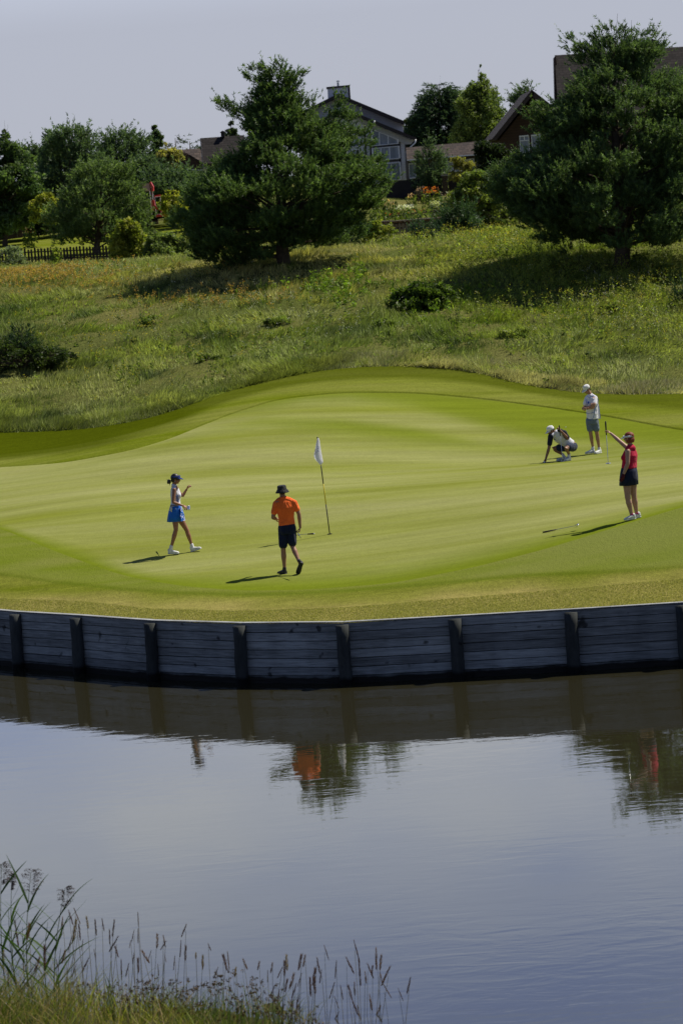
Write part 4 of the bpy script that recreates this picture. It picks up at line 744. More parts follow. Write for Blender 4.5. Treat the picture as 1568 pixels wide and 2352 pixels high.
# children's playhouse with slide
Y = 212; h = hroot('playground_tower', 350, 490, Y, 'faded pink and red wooden play tower with a red slide between the left trees', 'play tower')
m_pink = plain('faded_pink', (.42, .25, .22), .7); m_red = plain('red_plastic', (.55, .05, .045), .4)
part('roof_panel', m_pink, h, [[(326,421),(343,420),(345,438),(328,439)]], Y, .9)
part('roof_arch', m_red, h, [[(343,418),(346,417),(352,428),(352,438),(348,438),(347,428),(344,422)]], Y-.1, 1.1)
part('post', m_frame, h, [[(343,438),(345,438),(350,492),(348,492)]], Y, .1); part('post', m_frame, h, [[(349,438),(351,438),(353,470),(351,470)]], Y+.8, .1)
part('door_frame', m_frame, h, frame_of([(355,450),(368,448),(371,493),(358,495)], 1.4)[0], Y+.3, .1); part('door_lintel', m_red, h, [[(355,448),(369,446),(369,449),(355,451)]], Y+.25, .2)
part('slide', m_red, h, [[(348,458),(353,458),(356,471),(384,486),(384,491),(352,477),(347,470)]], Y-.5, .45); part('round_panel', plain('orange_panel', (.5, .25, .12), .6), h, [[(345,478),(348,475),(353,476),(355,480),(352,485),(347,485)]], Y-.2, .05)
part('deck', m_red, h, [[(358,493),(392,490),(392,495),(358,498)]], Y, 1.0)
Y = 215; h = hroot('garden_swing', 442, 470, Y, 'white painted garden frame glimpsed at the left edge of the big pine', 'garden frame')
part('frame', m_frame, h, [[(430,433),(457,430),(457,432),(430,435)], [(429,434),(432,434),(436,470),(433,470)], [(454,440),(458,440),(454,464),(451,464)]], Y, .12)
# ------------------------------------------------------------------ people
def skinmat(name, c):
    t = NT(name); n = t.noise(9, 3, .6); t.base(t.mix(1.0, c, t.ramp(n, [(.3, .88), (.7, 1.1)]), 'MULTIPLY'), .5, .4)
    t.b.inputs['Subsurface Weight'].default_value = .08; t.b.inputs['Subsurface Radius'].default_value = (.02, .008, .004); return t.m
def cloth(name, c, rough=.85, sc_=5):
    if name in _mats: return _mats[name]
    t = NT(name); n = t.noise(sc_, 4, .55, dist=.8); f = t.noise(180, 2, .5); t.base(t.mix(1.0, c, t.ramp(n, [(.3, .85), (.7, 1.08)]), 'MULTIPLY'), rough, .2)
    t.b.inputs['Sheen Weight'].default_value = .1; t.bump(t.math('ADD', t.math('MULTIPLY', t.noise(sc_*1.3, 2, .5, (1, 1, .5), dist=1.0), 1.8), t.math('MULTIPLY', f, .05)), .8, .035); _mats[name] = t.m; return t.m
def solid(mb, name, mat, root, voxel=.006, it=4, fac=.5):
    """fuse overlapping solids into one continuous surface"""
    me = bpy.data.meshes.new(name); me.from_pydata(mb.v, [], mb.f); me.update(); tmp = bpy.data.objects.new('tmp', me); col.objects.link(tmp)
    rm = tmp.modifiers.new('r', 'REMESH'); rm.mode = 'VOXEL'; rm.voxel_size = voxel; rm.adaptivity = 0
    sm = tmp.modifiers.new('s', 'SMOOTH'); sm.factor = fac; sm.iterations = it
    dg = bpy.context.evaluated_depsgraph_get(); dg.update(); out = bpy.data.meshes.new_from_object(tmp.evaluated_get(dg)); bpy.data.objects.remove(tmp); out.name = name; out.materials.clear()
    return link_mesh(name, out, mat, root, True)
def pill(mb, pts, rad, k=12):
    mb.tube(pts, rad, k)
    for p, r_ in ((pts[0], rad[0]), (pts[-1], rad[-1])): mb.ball(p, r_*.995, 12, 8)
def oball(mb, c, F, U, dims, n=16, m_=12):      # ellipsoid with forward/up axes; dims = right, forward, up
    c = Vector(c); F = F.normalized(); Rr = F.cross(U).normalized(); U = Rr.cross(F); b = MB(); b.ball((0, 0, 0), 1, n, m_)
    mb.add([c+Rr*v[0]*dims[0]+F*v[1]*dims[1]+U*v[2]*dims[2] for v in map(Vector, b.v)], b.f)
def loft(mb, secs, k=20, pw=2.4, cap=True, fold=0, nf=9):
    """secs: (centre, right axis, forward axis, rx, ry)"""
    vs = []
    for i, (c, ax, fx, rx, ry) in enumerate(secs):
        for j in range(k):
            w = 2*math.pi*j/k; ct, st = math.cos(w), math.sin(w); q = (abs(ct)**pw+abs(st)**pw)**(-1/pw); q *= 1+fold*(i/(len(secs)-1))*math.sin(w*nf+.5*i)
            vs.append(Vector(c)+ax*ct*q*rx+fx*st*q*ry)
    n = len(secs); fs = [(i*k+j, i*k+(j+1) % k, (i+1)*k+(j+1) % k, (i+1)*k+j) for i in range(n-1) for j in range(k)]
    if cap: fs += [tuple(range(k-1, -1, -1)), tuple((n-1)*k+j for j in range(k))]
    mb.add(vs, fs)
def arm_pts(S, E, W): return [S, S.lerp(E, .5), E.lerp(S, .08), E, E.lerp(W, .3), E.lerp(W, .65), W]
def hand(mb, W, d, palm, curl=.5, side=1, k=1.0, spread=.06, thumb=.6, grip=None):
    """wrist, pointing direction, palm normal; fingers curl toward the palm side; side picks where the thumb is"""
    d = d.normalized(); palm = (palm-d*palm.dot(d)).normalized(); ac = d.cross(palm).normalized()*side
    for j in range(4):
        o = ac*(.033-.022*j)*k; base = W+d*.015*k+o*.6; kn = W+d*(.088-.004*abs(j-1))*k+o; mb.tube([base, kn], [.014*k, .012*k], 7); mb.ball(kn, .0125*k, 8, 6)
        p = kn; a = 0; ln = [(.040, .025, .02), (.045, .028, .022), (.041, .026, .021), (.032, .02, .018)][j]; pts = [kn]
        for q, l in enumerate(ln):
            a += curl*(.75+.35*j*.3) if q else curl*.8
            dd = (d*math.cos(a)+palm*math.sin(a)+ac*spread*(1.5-j)*.6).normalized(); p = p+dd*l*k; pts.append(p)
        mb.tube(pts, [.0105*k, .0098*k, .0092*k, .008*k], 7); mb.ball(pts[-1], .0083*k, 7, 5)
    t0 = W+d*.02*k+ac*.028*k+palm*.004; t1 = t0+(d*.6+ac*.75+palm*.25).normalized()*.042*k; t2 = t1+(d*(1-thumb*.5)+palm*thumb+ac*.1).normalized()*.033*k; t3 = t2+(d*(1-thumb*.3)+palm*thumb*1.3-ac*.35).normalized()*.026*k
    mb.tube([t0, t1, t2, t3], [.017*k, .0135*k, .0115*k, .0095*k], 8); mb.ball(t3, .0095*k, 7, 5)
def leg_pts(H, K, A): return [H, H.lerp(K, .45), K.lerp(H, .12), K, K.lerp(A, .15), K.lerp(A, .35), K.lerp(A, .7), A]
def head(mb, C, F, U, k=1.0):
    F = F.normalized(); Rr = F.cross(U).normalized(); U = Rr.cross(F)
    P = lambda r_, f, u: C+(Rr*r_+F*f+U*u)*k
    oball(mb, P(0, -.012, .028), F, U, (.076*k, .096*k, .088*k)); oball(mb, P(0, .012, -.035), F, U, (.062*k, .074*k, .075*k)); oball(mb, P(0, .048, -.088), F, U, (.03*k, .026*k, .022*k), 10, 8)
    mb.tube([P(0, .082, .012), P(0, .103, -.026), P(0, .088, -.034)], [.009*k, .014*k, .012*k], 8)            # nose
    mb.tube([P(-.035, .072, .03), P(0, .086, .028), P(.035, .072, .03)], [.012*k]*3, 8)                        # brow
    mb.tube([P(-.02, .078, -.058), P(0, .087, -.058), P(.02, .078, -.058)], [.008*k]*3, 7)                     # lips
    for s in (-1, 1):
        oball(mb, P(.078*s, -.008, -.012), F, U, (.012*k, .02*k, .032*k), 10, 8); oball(mb, P(.04*s, .058, -.03), F, U, (.022*k, .02*k, .022*k), 10, 8)
    return P
def face_bits(root, P, k, skin_dark, o3, eyes=True):
    if eyes:
        for s in (-1, 1):
            mb = MB(); mb.ball(P(.031*s, .077, .006), .012*k, 8, 6); mb.v = [tuple(Vector(v)-o3) for v in mb.v]; mb.build('eye', plain('eye_dark', (.03, .02, .015), .3), root, True)
    mb = MB(); mb.tube([P(-.022, .084, -.058), P(0, .094, -.057), P(.022, .084, -.058)], [.003*k, .0055*k, .003*k], 6); mb.v = [tuple(Vector(v)-o3) for v in mb.v]; mb.build('mouth', skin_dark, root, True)
def shoe(root, heel, toe, U, mats, o3, ln=.28, w=.048, name='shoe', tall=.07):
    heel, toe = Vector(heel), Vector(toe); F = (toe-heel).normalized(); Rr = F.cross(U).normalized(); U = Rr.cross(F); toe = heel+F*ln
    root3 = MB(); P = lambda f, u: heel+F*f*ln+U*u
    secs = [(P(0, .045), .030, .030), (P(.06, .05), .037, .042), (P(.25, .055), .04, .052), (P(.42, .05), .041, .044), (P(.65, .04), .046, .034), (P(.85, .035), .043, .027), (P(.97, .03), .03, .02)]
    loft(root3, [(c-o3, Rr, U, a*w/.045, b) for c, a, b in secs], 16, 2.6); oball(root3, P(.17, .085)-o3, F, U, (.04, .05, .045)); up = solid(root3, name, mats[0], root, .007, 3)
    sb = MB(); loft(sb, [(P(f, .012+l)-o3, Rr, U, a*w/.045, .013) for f, a, l in ((-.01, .026, .003), (.04, .038, 0), (.3, .038, 0), (.5, .042, 0), (.72, .049, 0), (.9, .042, .003), (1.0, .024, .010))], 14, 3); s_ = sb.build('sole', mats[1], root, True); s_.parent = up
    lb = MB()
    for i in range(4): c = P(.36+.09*i, .098-.014*i)-o3; lb.tube([c-Rr*.022, c+U*.004, c+Rr*.022], .0035, 5)
    l_ = lb.build('laces', mats[2], root, True); l_.parent = up
    return up
def revolve(mb, C, U, F, prof, ex=1.0, ey=1.15, k=24, cap=False, wob=None):
    Rr = F.cross(U).normalized(); F = U.cross(Rr); vs = []; n = len(prof)
    for i, (r_, h_) in enumerate(prof):
        for j in range(k):
            w = 2*math.pi*j/k; rr = r_*(1+(wob(i, w) if wob else 0)); vs.append(C+Rr*math.cos(w)*rr*ex+F*math.sin(w)*rr*ey+U*(h_+(wob(i, w)*.5*r_ if wob else 0)))
    fs = [(i*k+j, i*k+(j+1) % k, (i+1)*k+(j+1) % k, (i+1)*k+j) for i in range(n-1) for j in range(k)]; fs.append(tuple((n-1)*k+j for j in range(k)))
    if cap: fs.append(tuple(range(k-1, -1, -1)))
    mb.add(vs, fs)
def brim(mb, C, F, U, r0=.088, ln=.075, drop=.02, th=.006, half=1.15, ey=1.15):
    Rr = F.cross(U).normalized(); vs = []; n = 14; fs = []
    for i in range(n+1):
        w = -half+2*half*i/n; inner = C+Rr*math.sin(w)*r0+F*math.cos(w)*r0*ey; l_ = ln*math.cos(w/half*math.pi/2)**.6 if i not in (0, n) else 0.002
        outer = inner+F*l_-U*drop*(l_/ln)-U*.012*abs(math.sin(w))**2; mid = inner.lerp(outer, .5)+U*.004
        for p in (inner, mid, outer): vs += [p, p-U*th]
    for i in range(n):
        a, b = i*6, (i+1)*6; fs += [(a, a+2, b+2, b), (a+2, a+4, b+4, b+2), (a+1, b+1, b+3, a+3), (a+3, b+3, b+5, a+5), (a+4, a+5, b+5, b+4), (a, b, b+1, a+1)]
    mb.add(vs, fs)
def putter(grip_end, head_pt, label, blade_dir, mallet=True, steel=True, name='putter', grip_len=.27, pale=False, wedge=False):
    a, b = Vector(grip_end), Vector(head_pt); root = empty(name, tuple(a), 0, label, 'putter' if not wedge else 'golf club', 'golf clubs on the green'); d = (b-a).normalized(); L_ = (b-a).length
    mb = MB(); mb.tube([d*grip_len*.8, d*(L_-.05), d*(L_-.02)], [.0065, .0055, .006], 8); mb.build('shaft', plain('steel_shaft', (.55, .56, .58), .25, .5, .03, 8, .9), root, True)
    mb = MB(); mb.tube([Vector((0, 0, 0)), d*.02, d*grip_len*.5, d*grip_len], [.014, .017, .015, .011], 10); g = mb.build('grip', plain('black_grip', (.018, .018, .018), .7), root, True)
    mb = MB(); mb.ball(-d*.004, .015, 10, 6); c = mb.build('end_cap', plain('grip_cap', (.6, .6, .6), .5) if pale else plain('black_grip', (.02, .02, .02)), root, True); c.parent = g
    f = Vector(blade_dir).normalized(); up = -d; s = f.cross(up).normalized(); up = s.cross(f); h_ = b-a; mb = MB()
    if wedge: loft(mb, [(h_+f*.0, up, s, .014, .006), (h_+f*.025, up, s, .018, .006), (h_+f*.055, up, s, .024, .007), (h_+f*.075, up, s, .018, .005)], 14)
    elif mallet:
        loft(mb, [(h_-s*.006, f, up, .054, .014), (h_+s*.02, f, up, .054, .013), (h_+s*.05, f, up, .046, .011), (h_+s*.075, f, up, .026, .009)], 18, 3)
    else: loft(mb, [(h_-f*.03, up, s, .014, .010), (h_+f*.02, up, s, .015, .013), (h_+f*.085, up, s, .015, .012)], 14, 3)
    hd = mb.build('club_head', plain('bright_steel', (.55, .56, .58), .3, .5, .03, 8, .85), root, True)
    mb = MB(); mb.box(h_+s*.022+up*.012, (.07, .012, .006)); k_ = mb.build('alignment_mark', plain('dark_blue_mark', (.03, .05, .16), .4), root); k_.parent = hd
    return root
def zoomer(x0, y0, sc_, Y0):
    return lambda zx, zy, dy=0.0: atv((x0+zx/sc_)/1.63265, (y0+zy/sc_)/1.63265, Y0+dy)
def foot_depth(x0, y0, sc_, zx, zy): return on_ground((x0+zx/sc_)/1.63265, (y0+zy/sc_)/1.63265).y
UPZ = Vector((0, 0, 1))
class Person:
    def __init__(s, label, x0, y0, sc_, foot, skin, dark, build=1.0):
        s.Y = foot_depth(x0, y0, sc_, *foot); s.Z = zoomer(x0, y0, sc_, s.Y); p = s.Z(*foot); s.o = Vector((p.x, p.y, gz(p.x, p.y))); s.root = empty('person', tuple(s.o), 0, label, 'person')
        s.skin, s.dark, s.k = skin, dark, build; s.b = MB()
    def loc(s, mb): mb.v = [tuple(Vector(v)-s.o) for v in mb.v]; return mb
    def solid(s, mb, name, mat, voxel=.007, it=4): return solid(s.loc(mb), name, mat, s.root, voxel, it)
    def arm(s, S, E, W, k=1.0):
        r_ = [.047, .042, .038, .036, .038, .031, .024]; pill(s.b, arm_pts(S, E, W), [x*k*s.k for x in r_], 12)
    def leg(s, H, K, A, k=1.0):
        r_ = [.088, .078, .058, .055, .053, .058, .042, .034]; pill(s.b, leg_pts(H, K, A), [x*k*s.k for x in r_], 14)
    def torso(s, mb, hip, chest, neck, ra, rb, grow=0, w=(.15, .165, .135, .155, .165, .062), d=(.10, .115, .10, .115, .09, .062), bottom=0.0, fr=None):
        """ra, rb: right axes at hips and shoulders"""
        up = (chest-hip).normalized(); out = []; fa = up.cross(ra).normalized(); fb = (neck-chest).normalized().cross(rb).normalized()
        pts = [hip-up*(.06+bottom), hip, hip.lerp(chest, .42), chest, chest.lerp(neck, .68), neck]
        for i, p in enumerate(pts):
            t = i/5; ax = (ra*(1-t)+rb*t).normalized(); fx = (fa*(1-t)+fb*t).normalized(); out.append((p, ax, fx, (w[i]+grow)*s.k, (d[i]+grow)*s.k))
        loft(mb, out, 22, 2.3)
        return out
def collar(p, sh, c, up, F, mat, r=.07, h=.034):
    b = MB(); up = up.normalized(); F = (F-up*F.dot(up)).normalized(); revolve(b, c, up, F, [(r*1.12, -.012), (r*1.14, .004), (r*.98, h), (r*.90, h*1.02), (r*.9, 0)], 1.0, 1.0, 20); o = p.loc(b).build('collar', mat, p.root, True); o.parent = sh
def yoke(h, S1, S2, neck, r0=.062, r1=.07, dz=-.05):
    n = Vector(neck)+Vector((0, 0, dz)); pill(h, [S1, S1.lerp(n, .5)+Vector((0, 0, .012)), n, S2.lerp(n, .5)+Vector((0, 0, .012)), S2], [r0, (r0+r1)/2, r1, (r0+r1)/2, r0])
m_steelb = plain('bright_steel', (.75, .76, .78), .22, .5, .03, 8, .85)
sole_w, sole_b, lace_w = plain('pale_sole', (.6, .62, .6), .6), plain('black_sole', (.02, .02, .02), .6), plain('white_lace', (.75, .75, .75), .7)
shoe_w, shoe_k = plain('white_shoe', (.62, .64, .62), .55, .3, .28, 11), plain('black_shoe', (.02, .02, .022), .55, .3, .1, 20); sock_w = cloth('white_sock', (.75, .74, .78))
X_ = Vector((1, 0, 0)); Y_ = Vector((0, 1, 0))
def text_mesh(txt, size, root, mat, M, name='lettering', ext=.001):
    cu = bpy.data.curves.new(name, 'FONT'); cu.body = txt; cu.size = size; cu.extrude = ext; cu.align_x = 'CENTER'; cu.align_y = 'CENTER'; tmp = bpy.data.objects.new('t', cu); col.objects.link(tmp)
    dg = bpy.context.evaluated_depsgraph_get(); dg.update(); me = bpy.data.meshes.new_from_object(tmp.evaluated_get(dg)); bpy.data.objects.remove(tmp); me.transform(M); return link_mesh(name, me, mat, root)

# ---- woman in blue skirt, walking to the right
def woman_blue():
    p = Person('woman walking in white sleeveless polo, bright blue skirt and blue visor, one hand raised', 550, 1700, 5.2267, (520, 1978), skinmat('tan_skin', (.30, .135, .075)), plain('tan_lip', (.2, .06, .045)), .93)
    Z, b = p.Z, p.b; F = Vector((1, -.10, -.10)).normalized(); N = -.13; Fr = .13
    hip, chest, neck = Z(562, 1110), Z(568, 800), Z(545, 625); ra = Vector((.12, 1, 0)).normalized(); ra = -ra     # her right is toward the camera
    C = Z(572, 505); P = head(b, C, F, UPZ, .93); pill(b, [Z(530, 640), Z(552, 560)], [.05, .045])
    p.torso(b, hip, chest, neck, ra, ra, -.004, w=(.115, .132, .115, .13, .135, .05), d=(.09, .108, .095, .115, .085, .05))
    S1, E1, W1 = Z(540, 715, N-.02), Z(517, 958, N-.09), Z(712, 1028, N-.06); p.arm(S1, E1, W1, .97)
    hand(b, W1, Z(800, 1062, N-.02)-W1, Vector((0, .6, -.8)), .75, -1, .9)
    S2, E2, W2 = Z(590, 715, Fr), Z(703, 838, Fr+.08), Z(786, 700, Fr+.08); p.arm(S2, E2, W2, .95); hand(b, W2, Z(818, 625, Fr+.06)-W2, Vector((.9, -.3, .1)), 1.0, 1, .9)
    H1, K1, A1 = Z(553, 1200, -.055), Z(572, 1500, -.09), Z(484, 1830, -.08); H2, K2, A2 = Z(603, 1200, .06), Z(782, 1500, .09), Z(882, 1800, .09)
    p.leg(H1, K1, A1, .97); p.leg(H2, K2, A2, .97); p.solid(b, 'body', p.skin, .0055, 5)
    face_bits(p.root, P, .93, p.dark, p.o, False)
    # hair: cap of dark hair, bun and loose strands
    h = MB(); oball(h, P(0, -.025, .035), F, UPZ, (.083, .098, .092)); oball(h, P(0, -.062, -.025), F, UPZ, (.062, .05, .06)); oball(h, Z(435, 550), F, UPZ, (.038, .042, .045)); oball(h, Z(420, 575), F, UPZ, (.025, .028, .03)); h.tube([Z(470, 560), Z(450, 600), Z(452, 635)], [.018, .01, .004], 6); h.tube([Z(425, 530), Z(398, 512), Z(382, 522)], [.008, .006, .003], 5)
    p.solid(h, 'hair', plain('black_hair', (.012, .010, .012), .45, .5, .2, 40), .006, 2)
    # visor
    blue_v = cloth('navy_visor', (.03, .06, .30)); h = MB(); Cv = P(0, -.005, .055); Fv = (F+Vector((0, 0, -.05))).normalized(); Uv = Fv.cross(X_.cross(Fv)) if False else (UPZ-Fv*UPZ.dot(Fv)).normalized()
    k = 28; Rr = Fv.cross(Uv).normalized(); vs = []; fs = []
    for j in range(k):
        w = 2*math.pi*j/k; hh = .016+.022*max(0, math.sin(w)); 
        for rr in (.082, .087):
            q = Cv+Rr*math.cos(w)*rr+Fv*math.sin(w)*(rr*1.16)+Vector((0, 0, 0)); vs += [q-Uv*.012, q+Uv*hh]
    for j in range(k):
        a, c = j*4, ((j+1) % k)*4; fs += [(a+2, c+2, c+3, a+3), (a, a+1, c+1, c), (a+1, a+3, c+3, c+1), (a, c, c+2, a+2)]
    h.add(vs, fs); brim(h, Cv-Uv*.008, Fv, Uv, .083, .078, .03); v = p.loc(h).build('visor', blue_v, p.root, True)
    h = MB(); oball(h, Cv+Fv*.075-Rr*-.045+Uv*.012, Rr, Uv, (.012, .008, .012), 10, 8); e = p.loc(h).build('badge', plain('badge_white', (.7, .7, .75), .5), p.root, True); e.parent = v
    h = MB()
    for s in (-1, 1): oball(h, P(.032*s, .077, .005), (F+Rr*.35*s).normalized(), UPZ, (.03, .009, .021), 12, 8)
    h.tube([P(-.066, .06, .012), P(-.03, .088, .012), P(.03, .088, .012), P(.066, .06, .012)], .004, 6); h.tube([P(.066, .06, .012), P(.078, -.01, .005)], .003, 5); h.tube([P(-.066, .06, .012), P(-.078, -.01, .005)], .003, 5)
    p.loc(h).build('sunglasses', plain('dark_lens', (.01, .01, .012), .15, .6), p.root, True)
    h = MB(); h.ball(P(.083, -.005, -.045), .007, 8, 6); p.loc(h).build('earring', plain('pearl', (.8, .78, .75), .3), p.root, True)
    # sleeveless polo
    wt_ = cloth('white_polo', (.72, .72, .80)); h = MB(); p.torso(h, Z(565, 1035), chest, Z(540, 655), ra, ra, .010, w=(.118, .12, .115, .13, .118, .058), d=(.112, .112, .098, .115, .085, .058), bottom=-.055)
    oball(h, Z(628, 830, -.055), F, UPZ, (.06, .055, .065)); oball(h, Z(628, 830, .07), F, UPZ, (.06, .055, .065)); yoke(h, Z(542, 700, -.085), Z(572, 700, .10), Z(540, 655), .05, .062, -.03); sh = p.solid(h, 'polo_shirt', wt_, .007, 6)
    collar(p, sh, Z(540, 632), (Z(552, 560)-Z(530, 640)), F, wt_, .056, .03)
    for i in range(3):
        h = MB(); x = 572+17*i; h.tube([Z(x+6, 825, -.135+.006*i), Z(x+14, 880, -.132+.008*i), Z(x+24, 955, -.125+.012*i)], [.005]*3, 6); c = p.loc(h).build('stripe', cloth('blue_stripe', (.03, .10, .42)), p.root); c.parent = sh
    # skirt: flared, with a pale patterned front panel
    bl = cloth('bright_blue_skirt', (.012, .14, .62)); h = MB(); secs = []
    for t, cx_, rx, ry in ((0, 566, .124, .124), (.12, 566, .146, .134), (.35, 565, .166, .156), (.65, 564, .172, .174), (1, 566, .175, .192)):
        secs.append((Z(cx_, 1018+t*312+0), Vector((0, 1, 0)), Vector((1, 0, 0)), rx*.95, ry*.96))
    loft(h, secs, 60, 2.0, True, .05, 8); sk = p.loc(h).build('skirt', bl, p.root, True)
    h = MB(); q = [(660, 1040, 680, 1040), (662, 1120, 700, 1120), (655, 1220, 728, 1200), (672, 1335, 752, 1315)]; vs = []
    for i, (x0, y0, x1, y1) in enumerate(q): vs += [Z(x0, y0, -.155-.012*i), Z(x1, y1, -.05-.01*i), Z(x1-6, y1, .0)]
    h.add(vs, [(3*i+j, 3*i+j+1, 3*i+j+4, 3*i+j+3) for i in range(3) for j in range(2)]); tp = NT('patterned_panel'); n_ = tp.noise(14, 2, .5, dist=1.2); tp.base(tp.ramp(n_, [(.44, (.55, .6, .85)), (.5, (.03, .15, .6))]), .8, .2); c = p.loc(h).build('front_panel', tp.m, p.root); so = c.modifiers.new('s', 'SOLIDIFY'); so.thickness = .008; c.parent = sk
    for x, y in ((565, 1087), (634, 1087)):
        h = MB(); h.prism([Z(x-11, y+8, -.162), Z(x+12, y+8, -.162), Z(x, y-12, -.155)], (0, .01, 0)); c = p.loc(h).build('logo', plain('badge_white', (.7, .7, .75)), p.root); c.parent = sk
    h = MB(); h.tube([Z(462, 1015, .02), Z(480, 1016, -.11), Z(560, 1020, -.135), Z(645, 1020, -.10)], .008, 6); c = p.loc(h).build('belt', cloth('navy_belt', (.02, .03, .1)), p.root); c.parent = sk
    # socks and shoes
    for A, hl, to, U in ((A1, Z(420, 1978, -.08), Z(640, 1972, -.10), UPZ), (A2, Z(872, 1938, .09), Z(1100, 1868, .06), Vector((.28, 0, 1)))):
        F_ = (to-hl).normalized(); U = (U-F_*U.dot(F_)).normalized(); h = MB(); pill(h, [A+Vector((0, 0, .01)), A.lerp(hl+F_*.05+U*.07, .6), hl+F_*.06+U*.07], [.041, .042, .045]); p.solid(h, 'sock', sock_w, .006, 3); shoe(p.root, hl, to, U, (shoe_w, sole_w, lace_w), p.o, .245, .044)
    hd = Z(843, 1070, -.12); g_end = Z(330, 1300, .28)
    gd_ = Z(600, 1150, .70); putter(hd+(gd_-hd).normalized()*.86, hd, 'putter with blue and silver mallet head carried by the woman in the blue skirt', (0, .3, 1))
    gl = MB(); a = Z(478, 1030, -.16)
    for dx in (-10, 0, 9, 16): gl.tube([Z(482+dx*.4, 1025, -.155), Z(475+dx, 1090, -.165), Z(466+dx*1.3, 1135+dx, -.17)], [.014, .013, .009], 7)
    o3 = a.copy(); gl.v = [tuple(Vector(v)-o3) for v in gl.v]; g = gl.build('golf_glove', cloth('grey_glove', (.55, .55, .53)), None, True); g.location = o3; tag(g, 'pale golf glove tucked into the back of the blue skirt', 'glove')
woman_blue()

# ---- man in orange, seen from behind
def man_orange():
    p = Person('man seen from behind in orange polo, navy shorts and dark bucket hat, walking away', 820, 1600, 3.2667, (790, 1806), skinmat('warm_skin', (.34, .17, .105)), plain('warm_lip', (.25, .09, .07)), 1.0)
    Z, b = p.Z, p.b; F = Vector((-.2, 1, 0)).normalized(); ra = Vector((.98, .12, 0)).normalized()
    hip, chest, neck = Z(835, 1215), Z(815, 990), Z(785, 872); C = Z(775, 788); P = head(b, C, F, UPZ, 1.0); pill(b, [Z(792, 900), Z(778, 830)], [.062, .056])
    p.torso(b, hip, chest, neck, ra, ra, -.006, w=(.14, .16, .15, .185, .195, .07), d=(.10, .115, .105, .125, .095, .07))
    S1, E1, W1 = Z(700, 945), Z(664, 1112, -.02), Z(716, 1135, .16); p.arm(S1, E1, W1, 1.15); hand(b, W1, Vector((.5, .8, .05)), Vector((.3, -.3, -1)), .5, 1, 1.0)
    S2, E2, W2 = Z(925, 935), Z(982, 1070, 0), Z(998, 1232, .02); p.arm(S2, E2, W2, 1.12); hand(b, W2, Z(985, 1300, .02)-W2, Vector((-1, .1, 0)), 1.05, 1, 1.02)
    H1, K1, A1 = Z(785, 1240), Z(790, 1500, -.02), Z(806, 1740, 0); H2, K2, A2 = Z(888, 1240), Z(905, 1465, -.03), Z(984, 1655, -.22)
    p.leg(H1, K1, A1, .98); p.leg(H2, K2, A2, .98); p.solid(b, 'body', p.skin, .006, 5); face_bits(p.root, P, 1.0, p.dark, p.o)
    h = MB(); oball(h, P(0, -.02, .02), F, UPZ, (.08, .094, .09)); oball(h, P(0, -.055, -.03), F, UPZ, (.06, .045, .04)); p.solid(h, 'hair', plain('short_dark_hair', (.03, .022, .018), .6, .3, .2, 60), .007, 2)
    h = MB(); revolve(h, P(0, -.01, .03), (UPZ+X_*-.04).normalized(), F, [(.138, -.062), (.141, -.058), (.112, -.012), (.096, .015), (.092, .06), (.086, .082), (.06, .094), (.0, .097)], 1.0, 1.06, 32, False, lambda i, w: (.05*math.sin(2*w+.6)+.03*math.sin(3*w)) if i < 3 else .012*math.sin(5*w))
    hb = p.loc(h).build('bucket_hat', cloth('charcoal_hat', (.035, .037, .042), .9, 14), p.root, True); so = hb.modifiers.new('s', 'SOLIDIFY'); so.thickness = .004
    orange = cloth('orange_polo', (.98, .17, .03)); h = MB(); p.torso(h, Z(835, 1200), chest, Z(788, 892), ra, ra, .010, w=(.155, .162, .152, .185, .190, .075), d=(.115, .12, .11, .128, .10, .075), bottom=-.055)
    for S, E, t in ((S1, E1, .62), (S2, E2, .55)): pill(h, [S, S.lerp(E, .3), S.lerp(E, t)], [.068, .066, .066])
    yoke(h, S1, S2, neck, .066, .088, -.035); pill(h, [S1.lerp(neck, .35)+Vector((0, -.01, .0)), S1.lerp(neck, .7)+Vector((0, -.015, -.02))], [.07, .075])
    sh = p.solid(h, 'polo_shirt', orange, .007, 5)
    h = MB(); cb = [Z(745+6*i, 886-9*math.sin(i/8*math.pi)-3*i/8*4, -.06*math.sin(i/8*math.pi)) for i in range(9)]; cb = [Z(740, 885, .03), Z(752, 872, -.045), Z(785, 862, -.075), Z(820, 858, -.055), Z(838, 868, .02)]; collar(p, sh, Z(786, 876), Z(778, 830)-Z(792, 900), F, orange, .074, .04)
    for x in (797, 809): h = MB(); h.tube([Z(x, 886, -.135), Z(x+3, 895, -.137)], .004, 5); c = p.loc(h).build('logo', plain('maroon_mark', (.2, .02, .02)), p.root); c.parent = sh
    navy = cloth('navy_shorts', (.008, .013, .04)); h = MB(); up = (chest-hip).normalized(); fa = up.cross(ra).normalized()
    loft(h, [(Z(838, 1188), ra, fa, .160, .125), (Z(838, 1225), ra, fa, .170, .14), (Z(838, 1275), ra, fa, .178, .145), (Z(838, 1310), ra, fa, .165, .13)], 24)
    for H, K, dx in ((H1, K1, -3), (H2, K2, 0)): pill(h, [H, H.lerp(K, .4), H.lerp(K, .80)], [.102, .098, .092])
    p.solid(h, 'shorts', navy, .007, 4)
    for A, hl, to, U in ((A1, Z(826, 1812, -.02), Z(735, 1806, .20), UPZ), (A2, Z(1015, 1672, -.27), Z(985, 1755, -.20), Vector((0, .95, .3)))):
        F_ = (to-hl).normalized(); U = (U-F_*U.dot(F_)).normalized(); h = MB(); pill(h, [A+Vector((0, 0, .02)), hl+F_*.06+U*.06], [.040, .042]); p.solid(h, 'sock', cloth('dark_sock', (.04, .04, .05)), .007, 3); shoe(p.root, hl, to, U, (shoe_k, sole_b, shoe_k), p.o, .29, .05)
